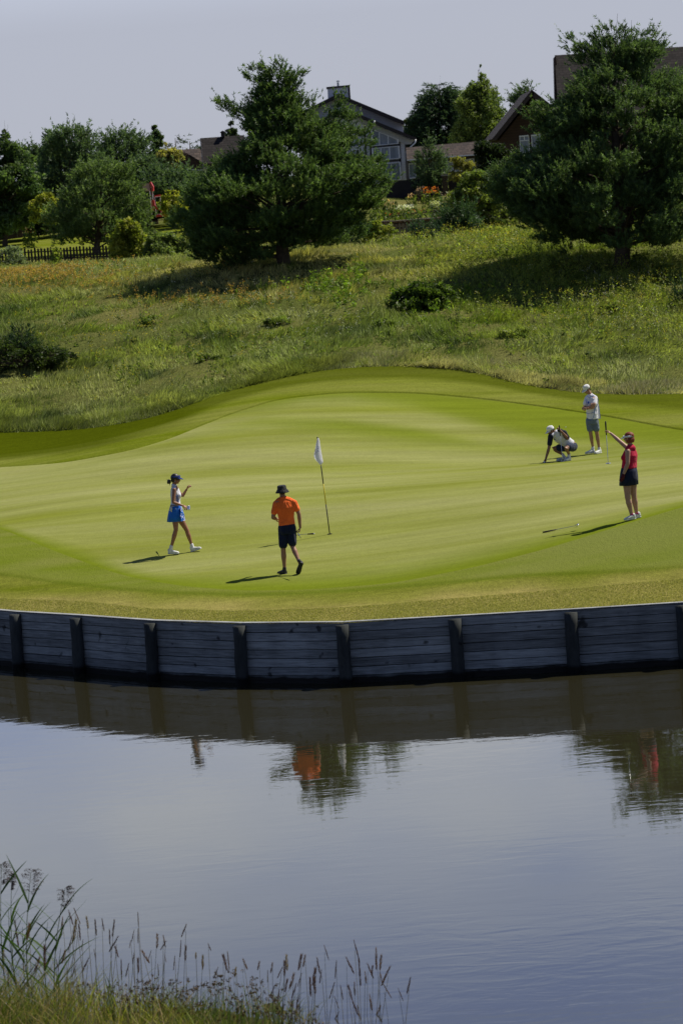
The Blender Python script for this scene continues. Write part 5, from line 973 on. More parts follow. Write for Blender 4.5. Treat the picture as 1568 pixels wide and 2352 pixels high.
    hd = Z(978, 1322, .06); g = Z(1165, 1312, -.52); putter(g, hd, 'putter held low in the right hand of the man in orange, its shaft pointing right', (.3, .2, -.6), False, pale=True)
man_orange()

# ---- crouching man placing a ball
def cap_hat(p, P, F, U, mat, k=1.0, name='cap', bl=.08):
    h = MB(); C = P(0, -.008, .035); revolve(h, C, U, F, [(.088*k, -.015*k), (.090*k, .01*k), (.087*k, .04*k), (.072*k, .072*k), (.045*k, .09*k), (.012*k, .098*k)], .97, 1.15, 26); brim(h, C-U*.012, F, U, .083*k, bl, .028); c = p.loc(h).build(name, mat, p.root, True)
    so = c.modifiers.new('s', 'SOLIDIFY'); so.thickness = .003; h = MB(); h.ball(C+U*.098*k, .009, 8, 6); q = p.loc(h).build('button', mat, p.root, True); q.parent = c; return c, C
def crouch():
    p = Person('man crouching in white and dark polo and white cap, placing a ball', 1950, 1400, 2.8509, (470, 935), skinmat('brown_skin', (.26, .13, .08)), plain('brown_lip', (.18, .06, .05)), 1.0)
    Z, b = p.Z, p.b; F = Vector((-.93, -.30, -.35)).normalized(); U = (UPZ-F*UPZ.dot(F)).normalized()
    hip, chest, neck = Z(552, 775, .05), Z(430, 690, .0), Z(383, 632, -.02); C = Z(325, 612, -.02); P = head(b, C, F, U, 1.0); pill(b, [neck, Z(345, 625, -.01)], [.058, .052])
    up = (chest-hip).normalized(); ra = Vector((-.55, .8, .1)); ra = -(ra-up*ra.dot(up)).normalized(); rb = Vector((-.75, .5, -.35)); up2 = (neck-chest).normalized(); rb = -(rb-up2*rb.dot(up2)).normalized()
    p.torso(b, hip, chest, neck, ra, rb, -.006, w=(.14, .16, .15, .175, .17, .065), d=(.11, .12, .115, .12, .095, .065))
    S1, E1, W1 = Z(325, 678, -.08), Z(306, 800, -.12), Z(272, 915, -.14); p.arm(S1, E1, W1, 1.08); hand(b, W1, Z(256, 955, -.15)-W1, Vector((-.4, .2, -.3)), .45, 1, 1.0)
    S2, E2, W2 = Z(470, 640, -.16), Z(512, 700, -.22), Z(436, 618, -.30); p.arm(S2, E2, W2, 1.1); hand(b, W2, Z(412, 572, -.31)-W2, Vector((-1, .2, -.2)), 1.05, -1, 1.0)
    H1, K1, A1 = Z(545, 790, .1), Z(352, 800, .12), Z(455, 868, .10); H2, K2, A2 = Z(565, 790, -.05), Z(492, 795, -.40), Z(520, 862, -.10)
    p.leg(H1, K1, A1, .98); p.leg(H2, K2, A2, .98); p.solid(b, 'body', p.skin, .006, 5); face_bits(p.root, P, 1.0, p.dark, p.o)
    h = MB(); oball(h, P(0, -.022, .02), F, U, (.081, .094, .085)); p.solid(h, 'hair', plain('short_dark_hair', (.03, .022, .018)), .007, 2)
    c, Cc = cap_hat(p, P, F, U, cloth('white_cap', (.78, .78, .80)))
    wt_ = cloth('white_polo', (.72, .72, .80)); dk = cloth('navy_sleeve', (.012, .014, .03)); h = MB(); p.torso(h, Z(535, 762, .05), chest, Z(388, 640, -.02), ra, rb, .010, w=(.15, .16, .155, .178, .165, .07), d=(.115, .12, .12, .123, .10, .07), bottom=-.045); yoke(h, S1.lerp(neck, .1), S2.lerp(neck, .1), neck, .06, .075, -.045); sh = p.solid(h, 'polo_shirt', wt_, .007, 5)
    for S, E, t in ((S1, E1, .62), (S2, E2, .75)): h = MB(); pill(h, [S+Vector((0, 0, .01)), S.lerp(E, .35), S.lerp(E, t)], [.075, .068, .066]); c = p.solid(h, 'sleeve', dk, .007, 3); c.parent = sh
    h = MB(); h.tube([Z(400, 612, -.10), Z(432, 610, -.16), Z(480, 640, -.20), Z(515, 690, -.14)], [.03, .05, .055, .04], 10); c = p.solid(h, 'shoulder_panel', dk, .008, 3); c.parent = sh
    collar(p, sh, neck+(Z(345, 625, -.01)-neck)*.15, Z(345, 625, -.01)-neck+UPZ*.04, F, wt_, .07, .032)
    h = MB(); oball(h, Z(368, 708, -.135), Vector((0, -1, 0)), UPZ, (.02, .006, .014)); c = p.loc(h).build('logo', plain('navy_mark', (.02, .03, .12)), p.root, True); c.parent = sh
    navy = cloth('slate_shorts', (.02, .028, .06)); h = MB(); oball(h, Z(560, 785, .03), ra, up, (.13, .17, .12)); 
    for H, K, t in ((H1, K1, .68), (H2, K2, .66)): pill(h, [H, H.lerp(K, .4), H.lerp(K, t)], [.11, .105, .098])
    p.solid(h, 'shorts', navy, .007, 4)
    h = MB(); oball(h, W2.lerp(E2, .14), (E2-W2).normalized(), X_, (.03, .013, .03)); p.loc(h).build('wristwatch', plain('black_strap', (.015, .015, .015)), p.root, True)
    for A, hl, to in ((A1, Z(492, 928, .10), Z(392, 940, -.02)), (A2, Z(535, 930, -.06), Z(488, 938, -.26))):
        U_ = UPZ; h = MB(); pill(h, [A, hl+(to-hl).normalized()*.06+U_*.07], [.042, .044]); p.solid(h, 'sock', sock_w, .007, 3); shoe(p.root, hl, to, U_, (shoe_w, sole_w, lace_w), p.o, .29, .05)
    gp_ = Z(455, 944, -.34); gp_.z = gz(gp_.x, gp_.y)+.016; putter(Z(416, 560, -.34), gp_, 'putter stood upright by the crouching man as a support', (1, -.2, 0), True)
    bp = Z(257, 962, -.17); bp.z = gz(bp.x, bp.y)+.021; h = MB(); h.ball((0, 0, 0), .024, 14, 10); o = h.build('golf_ball', plain('ball_white', (.85, .85, .85), .35), None, True); o.location = bp; tag(o, 'white golf ball at the fingertips of the crouching man', 'golf ball')
crouch()

# ---- caddy with folded arms
def caddy():
    p = Person('young man standing with folded arms in white caddy bib, grey shorts and white cap', 1950, 1400, 2.8509, (800, 858), skinmat('fair_tan_skin', (.36, .19, .12)), plain('fair_lip', (.25, .1, .08)), .96)
    Z, b = p.Z, p.b; F = Vector((-.85, -.45, -.42)).normalized(); U = (UPZ-F*UPZ.dot(F)).normalized(); Fb = Vector((-.72, -.69, 0)).normalized(); ra = Fb.cross(UPZ).normalized()
    hip, chest, neck = Z(765, 480), Z(762, 320), Z(752, 232); C = Z(710, 170); P = head(b, C, F, U, .98); pill(b, [Z(756, 240), Z(727, 190)], [.052, .047])
    p.torso(b, hip, chest, neck, ra, ra, -.006, w=(.13, .145, .13, .16, .165, .06), d=(.10, .11, .10, .115, .09, .06))
    S1, S2 = Z(712, 262, .0)+ra*.0, Z(802, 262, -.04); E1, W1 = Z(682, 372, -.06), Z(752, 352, -.24); E2, W2 = Z(785, 362, -.22), Z(706, 378, -.24)
    p.arm(S1, E1, W1, .95); hand(b, W1, Vector((.8, -.1, .35)), Vector((.2, 1, 0)), .45, 1, .95); p.arm(S2, E2, W2, .95); hand(b, W2, Vector((-.8, .35, .15)), Vector((.3, 1, 0)), .6, 1, .95)
    H1, K1, A1 = Z(737, 510), Z(752, 645, -.02), Z(776, 790, .04); H2, K2, A2 = Z(800, 510), Z(820, 645, -.03), Z(842, 798, .0)
    p.leg(H1, K1, A1, .95); p.leg(H2, K2, A2, .95); p.solid(b, 'body', p.skin, .006, 5); face_bits(p.root, P, .98, p.dark, p.o)
    h = MB(); oball(h, P(0, -.022, .015), F, U, (.079, .092, .085)); p.solid(h, 'hair', plain('short_dark_hair', (.03, .022, .018)), .007, 2)
    c, Cc = cap_hat(p, P, F, U, cloth('white_cap', (.78, .78, .80)), .98)
    wt_ = cloth('white_bib', (.76, .76, .82)); h = MB(); secs_w = dict(w=(.155, .155, .145, .165, .158, .07), d=(.13, .128, .12, .12, .095, .07)); p.torso(h, Z(770, 462), chest, Z(754, 242), ra, ra, .012, bottom=0.0, **secs_w)
    yoke(h, S1, S2, neck, .06, .082, -.035); pill(h, [S1, S1.lerp(E1, .3), S1.lerp(E1, .58)], [.06, .062, .064]); pill(h, [S2, S2.lerp(E2, .3), S2.lerp(E2, .62)], [.062, .066, .07]); h.prism([Z(815, 240, .0), Z(830, 300, .05), Z(858, 485, .05), Z(818, 488, .05)], (0, .05, 0)); sh = p.solid(h, 'bib_and_shirt', wt_, .007, 4)
    collar(p, sh, Z(752, 234), Z(727, 190)-Z(756, 240), F, wt_, .062, .034)
    blue = cloth('blue_piping', (.02, .09, .42)); lines = [[(700, 262, -.11), (705, 290, -.15), (712, 322, -.16)], [(712, 236, -.12), (735, 262, -.17), (765, 240, -.13), (775, 222, -.10)], [(765, 300, -.14), (770, 255, -.10), (790, 225, -.07)], [(812, 235, -.05), (832, 275, -.04), (828, 330, -.1), (800, 375, -.16)],
        [(697, 418, -.19), (725, 430, -.21), (788, 418, -.20)], [(790, 380, -.18), (792, 430, -.19), (778, 480, -.19), (745, 498, -.19)], [(800, 372, -.18), (812, 395, -.17), (822, 440, -.15)], [(695, 490, -.17), (730, 500, -.19), (755, 498, -.19)], [(836, 330, -.03), (850, 430, .0), (858, 484, .03)], [(800, 375, -.185), (788, 370, -.19), (796, 395, -.185)]]
    for l in lines: h = MB(); h.tube([Z(*q) for q in l], .0055, 6); c = p.loc(h).build('piping', blue, p.root, True); c.parent = sh
    h = MB(); oball(h, Z(729, 312, -.165), Vector((0, -1, 0)), UPZ, (.026, .008, .034)); c = p.loc(h).build('badge', blue, p.root, True); c.parent = sh
    q = Z(728, 338, -.20)-p.o; M = Matrix.Translation(q) @ Matrix.Rotation(R(90), 4, 'X') @ Matrix.Rotation(0, 4, 'Y'); c = text_mesh('OPEN' if False else 'M  A', .045, p.root, blue, M); c.parent = sh
    h = MB(); up = UPZ; loft(h, [(Z(765, 462), ra, Fb, .145, .12), (Z(765, 500), ra, Fb, .16, .13), (Z(765, 540), ra, Fb, .158, .13)], 24)
    for H, K in ((H1, K1), (H2, K2)): pill(h, [H, H.lerp(K, .35), H.lerp(K, .62)], [.095, .092, .090])
    p.solid(h, 'shorts', cloth('grey_shorts', (.14, .18, .23)), .007, 4)
    h = MB(); oball(h, W2.lerp(E2, .12), (E2-W2).normalized(), X_, (.028, .012, .028)); p.loc(h).build('wristwatch', plain('black_strap', (.015, .015, .015)), p.root, True)
    for A, hl, to in ((A1, Z(795, 850, .05), Z(705, 862, -.05)), (A2, Z(862, 852, .04), Z(808, 860, -.14))):
        h = MB(); pill(h, [A, hl+(to-hl).normalized()*.06+UPZ*.07], [.040, .042]); p.solid(h, 'sock', sock_w, .007, 3); shoe(p.root, hl, to, UPZ, (shoe_w, sole_w, lace_w), p.o, .28, .047)
caddy()

# ---- woman in red holding up her putter
def woman_red():
    p = Person('woman in red sleeveless top and white visor, holding a putter out at arm length', 1950, 1400, 2.8509, (1180, 1568), skinmat('fair_skin', (.42, .24, .17)), plain('pink_lip', (.35, .12, .1)), 1.0)
    Z, b = p.Z, p.b; F = Vector((-.85, .45, -.05)).normalized(); Fb = Vector((-.8, .6, 0)).normalized(); ra = Fb.cross(UPZ).normalized()
    hip, chest, neck = Z(1162, 1060), Z(1172, 870), Z(1178, 775); C = Z(1155, 690); P = head(b, C, F, UPZ, .98); pill(b, [Z(1182, 790), Z(1168, 740)], [.052, .05])
    p.torso(b, hip, chest, neck, ra, ra, -.006, w=(.155, .17, .145, .155, .155, .058), d=(.125, .135, .125, .13, .09, .058))
    S1, E1, W1 = Z(1150, 835, -.14), Z(1148, 965, -.19), Z(1103, 1082, -.17); p.arm(S1, E1, W1, 1.15); hand(b, W1, Z(1085, 1150, -.16)-W1, Vector((-.3, .9, 0)), .45, 1, .92)
    S2, E2, W2 = Z(1142, 795, .12), Z(1058, 722, .24), Z(968, 642, .36); p.arm(S2, E2, W2, 1.08); hand(b, W2, Z(925, 600, .40)-W2, Vector((-.7, .1, -.7)), .85, 1, .92)
    H1, K1, A1 = Z(1140, 1110, -.05), Z(1148, 1325, -.09), Z(1188, 1500, -.08); H2, K2, A2 = Z(1192, 1110, .05), Z(1215, 1310, .05), Z(1242, 1490, .08)
    p.leg(H1, K1, A1, 1.12); p.leg(H2, K2, A2, 1.08); p.solid(b, 'body', p.skin, .006, 5); face_bits(p.root, P, .98, p.dark, p.o)
    # auburn bob
    h = MB(); oball(h, P(0, -.025, .04), F, UPZ, (.094, .105, .088)); oball(h, P(0, -.055, -.03), F, UPZ, (.092, .075, .075)); oball(h, P(.055, -.02, -.05), F, UPZ, (.035, .055, .055)); oball(h, P(-.055, -.02, -.05), F, UPZ, (.035, .055, .055))
    for i in range(30): w = i*.21+.1*math.sin(i*5); h.tube([P(.07*math.cos(w), -.03-.06*abs(math.sin(w)), .05), P(.092*math.cos(w), -.04-.07*abs(math.sin(w)), -.04), P(.085*math.cos(w), -.04-.07*abs(math.sin(w)), -.105)], [.012, .011+.008*(i % 3 == 0), .004], 6)
    p.solid(h, 'hair', plain('auburn_hair', (.20, .045, .018), .6, .3, .45, 50), .005, 0)
    vz = cloth('white_visor', (.75, .76, .82)); h = MB(); Cv = P(0, -.008, .035); Rr = F.cross(UPZ).normalized(); k = 28; vs = []; fs = []; Uv = (UPZ+F*.12).normalized()
    for j in range(k):
        w = 2*math.pi*j/k
        for rr in (.098, .104): q = Cv+Rr*math.cos(w)*rr+F*math.sin(w)*rr*1.12; vs += [q-Uv*.018, q+Uv*.018]
    for j in range(k): a, c = j*4, ((j+1) % k)*4; fs += [(a+2, c+2, c+3, a+3), (a, a+1, c+1, c), (a+1, a+3, c+3, c+1), (a, c, c+2, a+2)]
    h.add(vs, fs); brim(h, Cv-Uv*.01, F, Uv, .098, .072, .02); p.loc(h).build('visor', vz, p.root, True)
    red = cloth('crimson_top', (.50, .012, .05)); h = MB(); p.torso(h, Z(1165, 1000), chest, Z(1178, 800), ra, ra, .012, w=(.155, .158, .15, .158, .13, .066), d=(.135, .138, .13, .135, .095, .066), bottom=-.045); oball(h, Z(1118, 900, .0), Fb, UPZ, (.12, .065, .075)); yoke(h, Z(1150, 815, -.09), Z(1165, 800, .10), neck, .060, .082, -.03); pill(h, [Z(1200, 800, -.03), Z(1165, 800, -.06)], [.07, .07]); sh = p.solid(h, 'sleeveless_top', red, .007, 5)
    collar(p, sh, Z(1180, 778), Z(1168, 740)-Z(1182, 790), F, red, .062, .03)
    navy = cloth('navy_shorts', (.008, .013, .04)); h = MB(); loft(h, [(Z(1160, 1005), ra, Fb, .165, .15), (Z(1160, 1050), ra, Fb, .186, .17), (Z(1159, 1110), ra, Fb, .198, .185), (Z(1158, 1192), ra, Fb, .205, .19)], 48, 2.1, True, .035, 7); p.loc(h).build('golf_skirt', navy, p.root, True)
    h = MB(); d_ = (Z(1085, 1150, -.16)-W1).normalized(); hand(h, W1, d_, Vector((-.3, .9, 0)), .45, 1, 1.08); pill(h, [W1, W1+d_*.05], [.034, .04]); p.solid(h, 'golf_glove', cloth('dark_red_glove', (.09, .012, .02)), .005, 1)
    pk = cloth('pink_sock', (.55, .06, .2))
    for A, hl, to in ((A1, Z(1232, 1555, -.06), Z(1098, 1580, -.16)), (A2, Z(1288, 1538, .10), Z(1180, 1560, .05))):
        hl.z = max(hl.z, gz(hl.x, hl.y)); to.z = max(to.z, gz(to.x, to.y)); h = MB(); pill(h, [A, hl+(to-hl).normalized()*.06+UPZ*.07], [.040, .042]); p.solid(h, 'sock', pk, .007, 3); s_ = shoe(p.root, hl, to, UPZ, (shoe_w, sole_w, lace_w), p.o, .26, .047)
    putter(Z(911, 520, .42), Z(940, 962, .40), 'putter with black grip dangling from the raised hand of the woman in red', (1, -.15, 0), True)
woman_red()

# ------------------------------------------------------------------ club lying on the green, flagstick
def ground_things():
    a = on_ground(1247.5, 1224.5); b = on_ground(1326, 1210); a.z += .02; b.z += .03; putter(a, b, 'steel golf club lying on the green left of the woman in red', (.3, .9, .3), False, wedge=True)
    base = on_ground(757, 1227); top = atv(729, 1006, base.y-.05); root = empty('flagstick', tuple(base), 0, 'golf flagstick with white flag and black and yellow pole leaning in the hole', 'flagstick'); d = top-base
    kk = plain('pole_black', (.015, .015, .015), .4); yy = plain('pole_yellow', (.62, .5, .02), .4)
    for t0, t1, m_, nm in ((-.02, .31, kk, 'pole_section'), (.31, .525, yy, 'pole_section'), (.525, .715, kk, 'pole_section'), (.715, .74, yy, 'pole_section'), (.74, 1.0, plain('pole_white', (.6, .6, .6)), 'pole_section')):
        mb = MB(); mb.tube([d*t0, d*t1], .012 if t0 < .7 else .011, 8); mb.build(nm, m_, root, True)
    mb = MB(); mb.tube([d*.995, d*1.012], .016, 8); mb.build('finial', kk, root, True)
    # flag hanging limp along the pole, its lower corner folded back
    sc_, x0, y0 = 3.2667, 820, 1600; Zf = zoomer(x0, y0, sc_, base.y-.06)
    rows = [[(1207,140,0),(1213,138,-.02),(1221,138,0),(1226,142,.03)], [(1198,190,.02),(1210,185,-.03),(1224,182,0),(1237,185,.04)], [(1186,250,.03),(1206,245,-.05),(1226,240,0),(1243,245,.05)], [(1174,310,.03),(1200,305,-.06),(1228,300,-.02),(1254,310,.05)], [(1164,355,.03),(1195,365,-.05),(1232,370,-.03),(1266,372,.04)], [(1172,388,.02),(1200,402,-.04),(1240,412,-.04),(1273,412,.03)], [(1205,425,.01),(1222,436,-.03),(1250,440,-.03),(1278,432,.03)], [(1236,460,0),(1243,466,-.02),(1250,468,-.01),(1272,448,.02)]]
    V = [Zf(*q)-base for rw in rows for q in rw]; fm = NT('flag_cloth'); fm.base((.88, .88, .92), .8, .2); tr = fm.n('BsdfTranslucent'); tr.inputs[0].default_value = (.9, .9, .95, 1); ms = fm.n('MixShader'); ms.inputs[0].default_value = .55; fm.l(fm.b.outputs[0], ms.inputs[1]); fm.l(tr.outputs[0], ms.inputs[2]); fm.l(ms.outputs[0], fm.out.inputs[0])
    me = bpy.data.meshes.new('flag'); me.from_pydata(V, [], [(4*i+j, 4*i+j+1, 4*i+j+5, 4*i+j+4) for i in range(7) for j in range(3)]); me.update(); fl = link_mesh('flag', me, fm.m, root, True)
    s1 = fl.modifiers.new('sub', 'SUBSURF'); s1.levels = 2; s1.render_levels = 2; s2 = fl.modifiers.new('s', 'SOLIDIFY'); s2.thickness = .003
    ink = plain('grey_blue_ink', (.16, .2, .42), .8)
    M = Matrix.Translation(Zf(1222, 275, -.075)-base) @ Matrix.Rotation(R(90), 4, 'X') @ Matrix.Rotation(R(-97), 4, 'Z') @ Matrix.Scale(-1, 4, (1, 0, 0)); c = text_mesh('aces', .075, root, ink, M, 'lettering'); c.parent = fl
    mb = MB(); mb.tube([Zf(1184, 275, -.05)-base, Zf(1178, 300, -.055)-base, Zf(1186, 312, -.06)-base, Zf(1174, 335, -.055)-base, Zf(1180, 345, -.06)-base], .005, 5); c = mb.build('emblem', plain('dark_ink', (.03, .04, .07), .8), root); c.parent = fl
    mb = MB(); k = 20; mb.add([(base+Vector((.054*math.cos(2*math.pi*j/k), .054*math.sin(2*math.pi*j/k), 0))-base) for j in range(k)], [tuple(range(k))]); o = mb.build('golf_cup', plain('cup_shadow', (.01, .01, .008), 1), None)
    X0, Y0 = base.x, base.y; o.location = (X0, Y0, base.z+.008); n = Vector((-(gz(X0+.5, Y0)-gz(X0-.5, Y0)), -(gz(X0, Y0+.5)-gz(X0, Y0-.5)), 1)); o.rotation_euler = n.to_track_quat('Z', 'Y').to_euler(); tag(o, 'dark golf hole at the foot of the flagstick', 'golf hole')
    for i, (x, y, lab) in enumerate(((1290, 1006, 'tiny white ball marker disc on the green, left of the caddy'),)):
        q = on_ground((1950+486/2.85)/1.63265, (1400+575/2.85)/1.63265); mb = MB(); mb.tube([(0, 0, 0), (0, 0, .012)], .018, 12); o = mb.build('ball_marker', plain('ball_white', (.85, .85, .85)), None); o.location = q; tag(o, lab, 'marker')
ground_things()
# ------------------------------------------------------------------ near bank with reeds, rushes and flowering grass
YN = 32.0; SN = FPX/YN
def bank_z(X, Y):
    px = CX + X/Y*FPX; h = np.interp(px, [-200, 100, 420, 600, 680, 760, 1100], [.62, .46, .18, -.12, -.2, -.3, -.4]); k = np.clip((33.6-Y)/1.6, -1, 1.25); return np.where(h > 0, h*k, h)-.5*np.clip(-k, 0, 1)+.04*np.sin(X*5)+.03*np.sin(X*11+Y*7)
Xb = np.linspace(-7, 7, 180); Yb = np.linspace(24, 34.5, 60); Xg, Yg = np.meshgrid(Xb, Yb, indexing='ij'); Zg = bank_z(Xg, Yg); i = np.arange(179)[:, None]*60+np.arange(59)[None]
o = mesh_np('near_bank', np.stack([Xg, Yg, Zg], -1).reshape(-1, 3), np.stack([i, i+60, i+61, i+1], -1).reshape(-1, 4), plain('bank_mud', (.045, .05, .022), .95, .1, .4, 9), None, True, None); o['kind'] = 'structure'
def curved_blades(base, d, L_, w, tint, r, seg=4, droop=.5):
    n = len(base); side = unit(np.cross(d, np.array([0, 0, 1.0])+r.normal(size=(n, 3))*.3)); V = []; hz = unit(d*np.array([1, 1, 0])+1e-6)
    for k in range(seg+1):
        t = k/seg; c = base+d*(L_*t)[:, None]+hz*(L_*droop*t*t*.5)[:, None]-np.array([0, 0, 1])*(L_*droop*t**2.2*.55)[:, None]; ww = (w*(1-t)**.7*(.55+.45*min(1, t*4)))[:, None]*.5; V += [c-side*ww, c+side*ww]
    V = np.stack(V, 1).reshape(-1, 3); F = np.concatenate([np.stack([np.arange(n)*2*(seg+1)+2*k, np.arange(n)*2*(seg+1)+2*k+1, np.arange(n)*2*(seg+1)+2*k+3, np.arange(n)*2*(seg+1)+2*k+2], -1) for k in range(seg)])
    return V, F, np.repeat(tint, 2*(seg+1), 0)
def near_grass():
    r = np.random.default_rng(301); n = 15000; X = r.uniform(-4.6, 1.2, n); Y = r.uniform(30.0, 33.3, n); px = CX+X/Y*FPX; dens = np.interp(px, [-200, 60, 300, 560, 640, 800], [1, 1, .9, .72, .3, .05])
    s = r.random(n) < dens*(.6+.5*vnoise(X, Y, 2.5, 51)); X, Y, px = X[s], Y[s], px[s]; n = len(X); Z = bank_z(X, Y); H = .44*np.interp(px, [0, 150, 400, 560, 800], [1.3, 1.0, .78, .62, .5])*np.clip(1+.48*r.normal(size=n), .3, 2.0)*(1+.25*vnoise(X, Y, 3.5, 53))
    d = unit(np.stack([r.normal(size=n)*.28+.05, r.normal(size=n)*.2, np.ones(n)], -1)); t = np.clip(.5+.6*vnoise(X, Y, 1.8, 52)+.2*r.normal(size=n), 0, 1)[:, None]
    tint = (np.array([.085, .13, .016])*(1-t)+np.array([.30, .31, .05])*t)*np.clip(1+.25*r.normal(size=(n, 1)), .4, 1.7); dry = r.random((n, 1)) < .38; tint = np.where(dry, np.array([.32, .24, .12]), tint)
    V, F, T = curved_blades(np.stack([X, Y, Z-.03], -1), d, H, .009*r.uniform(.5, 1.5, n), tint, r); tag(mesh_np('bank_edge_grass', V, F, m_grass, None, False, {'tint': T}), 'green and straw coloured grass on the near pond bank', 'grass', kind='stuff')
near_grass()
m_seed = leafmat('seed_heads', .25, .8)
def seed_head_mesh(r, L_, w, n, c0, c1, spread=.35, name='seed_head'):
    t = r.random(n); prof = np.sin(np.pi*np.clip(t*.9+.08, 0, 1))**.8; a = r.uniform(0, 6.28, n); base = np.stack([np.cos(a)*w*prof*.4, np.sin(a)*w*prof*.4, t*L_], -1)
    d = unit(np.stack([np.cos(a)*spread, np.sin(a)*spread, np.ones(n)], -1)); return blades(base, d, w*2.6*r.uniform(.6, 1.3, n), .006*np.ones(n), palette(r, n, c0, c1, .2), r)
def spikes():
    A5 = [(505,430,110),(545,410,130),(560,500,190),(580,530,120),(635,470,100),(698,495,120),(750,490,90),(840,500,130),(805,570,110),(1013,440,110),(985,570,100),(1015,560,110),(865,620,130),(1155,600,110),(1200,610,90),(1220,650,80),(1368,530,110),(1330,650,120),(1365,690,110),(1530,670,60),(610,640,90),(650,780,120),(690,710,70),(460,480,130),(525,620,120),(475,720,100),(415,790,80),(1045,720,110),(1110,720,90),(1015,780,110),(985,740,80),(945,820,100),(1160,820,90),(1210,750,60),(1285,760,110),(1440,735,50),(1490,760,110),(960,645,60),(890,790,160),(845,690,90),(110,510,200),(25,720,120),(330,690,160),(560,820,100),(60,880,120),(215,520,130),(290,770,120),(170,800,130)]
    A6 = [(92,650,120),(63,670,110),(195,695,80),(30,750,90),(148,750,80),(385,720,70),(300,710,60),(355,770,80),(477,670,110),(465,710,100),(575,670,110),(598,670,80),(677,690,110),(725,610,100),(665,760,120),(525,790,110),(540,860,100),(450,750,80),(483,830,90),(575,790,100),(630,820,130),(660,820,110),(705,770,90),(803,710,120),(870,690,120),(920,580,150),(950,710,170),(1008,730,110),(990,780,80),(1062,630,140),(1095,670,100),(1150,750,140),(1285,820,110),(1208,890,90),(790,850,120),(830,870,100),(880,870,90),(1040,740,60),(1088,780,80),(1110,860,110),(920,850,90),(820,1040,80),(940,1000,100),(1090,1000,80),(1020,930,110),(400,870,90),(430,900,80),(545,960,90),(515,930,80),(560,940,70),(790,940,90),(905,960,120)]
    L_ = [(x/3.2, 1960+y/3.2, l/3.2) for x, y, l in A5]+[(490+x/2.8444, 1960+y/2.8444, l/2.8444) for x, y, l in A6]
    r = np.random.default_rng(305); pr = random.Random(305); pur, brn, str_ = ((.09, .045, .045), (.22, .12, .10)), ((.14, .07, .035), (.30, .17, .09)), ((.25, .17, .09), (.4, .3, .17)); heads = {}
    for k, c in enumerate((pur, brn, str_)):
        for v in range(3):
            V, F, T = seed_head_mesh(r, 1.0*.17, .0075+.003*v, 120, *c, spread=.16+.14*v); me_o = mesh_np('seed_head', V, F, m_seed, None, False, {'tint': T}); heads[k*3+v] = me_o.data; bpy.data.objects.remove(me_o)
    mb = MB(); mb.tube([(0, 0, 0), (0, 0, .25), (0, 0, 1)], [.0045, .0035, .002], 4, False); so = mb.build('stem', plain('dry_stem', (.20, .17, .08), .8), None); sm = so.data; bpy.data.objects.remove(so)
    for x, y, l in L_:
        Y = YN+pr.uniform(-1.1, .9); top = atv(x, y, Y); lean = pr.gauss(.02, .09); bx = top.x-(.9*lean if True else 0)-.055; ground = float(bank_z(np.array([bx]), np.array([Y]))[0]); b = Vector((bx, Y+pr.uniform(-.1, .1), min(ground, top.z-.2)-.03)); Lh = l*Y/FPX
        hk = pr.choice([0, 1, 1, 2, 3, 4, 5, 8]); zone = 'among the tall reeds at the left' if x < 150 else 'over the left half of the bank grass' if x < 330 else 'behind the brown rush clumps' if x < 560 else 'over open water right of the rush clumps' if x < 760 else 'at the thin right end of the bank'
        root = empty('grass_stem', tuple(b), 0, ('thin grass stem with dark purple seed head ', 'thin grass stem with reddish brown seed head ', 'thin grass stem with pale straw seed head ')[hk//3]+zone, 'grass stem', 'flowering grass stems on the near bank'); v = top-b; q = v.to_track_quat('Z', 'Y')
        s = bpy.data.objects.new('stem', sm); col.objects.link(s); s.parent = root; s.rotation_mode = 'QUATERNION'; s.rotation_quaternion = q; s.scale = (1, 1, (v.length-Lh*.4))
        hq = (v.normalized()+Vector((pr.gauss(0, .2)+lean, pr.gauss(0, .08), 0))).normalized(); h = bpy.data.objects.new('seed_head', heads[hk]); col.objects.link(h); h.parent = root; h.location = v-hq*Lh
        h.rotation_mode = 'QUATERNION'; h.rotation_quaternion = hq.to_track_quat('Z', 'Y'); k = Lh/.17; h.scale = (max(.7, min(1.2, k)), max(.7, min(1.2, k)), k)
spikes()
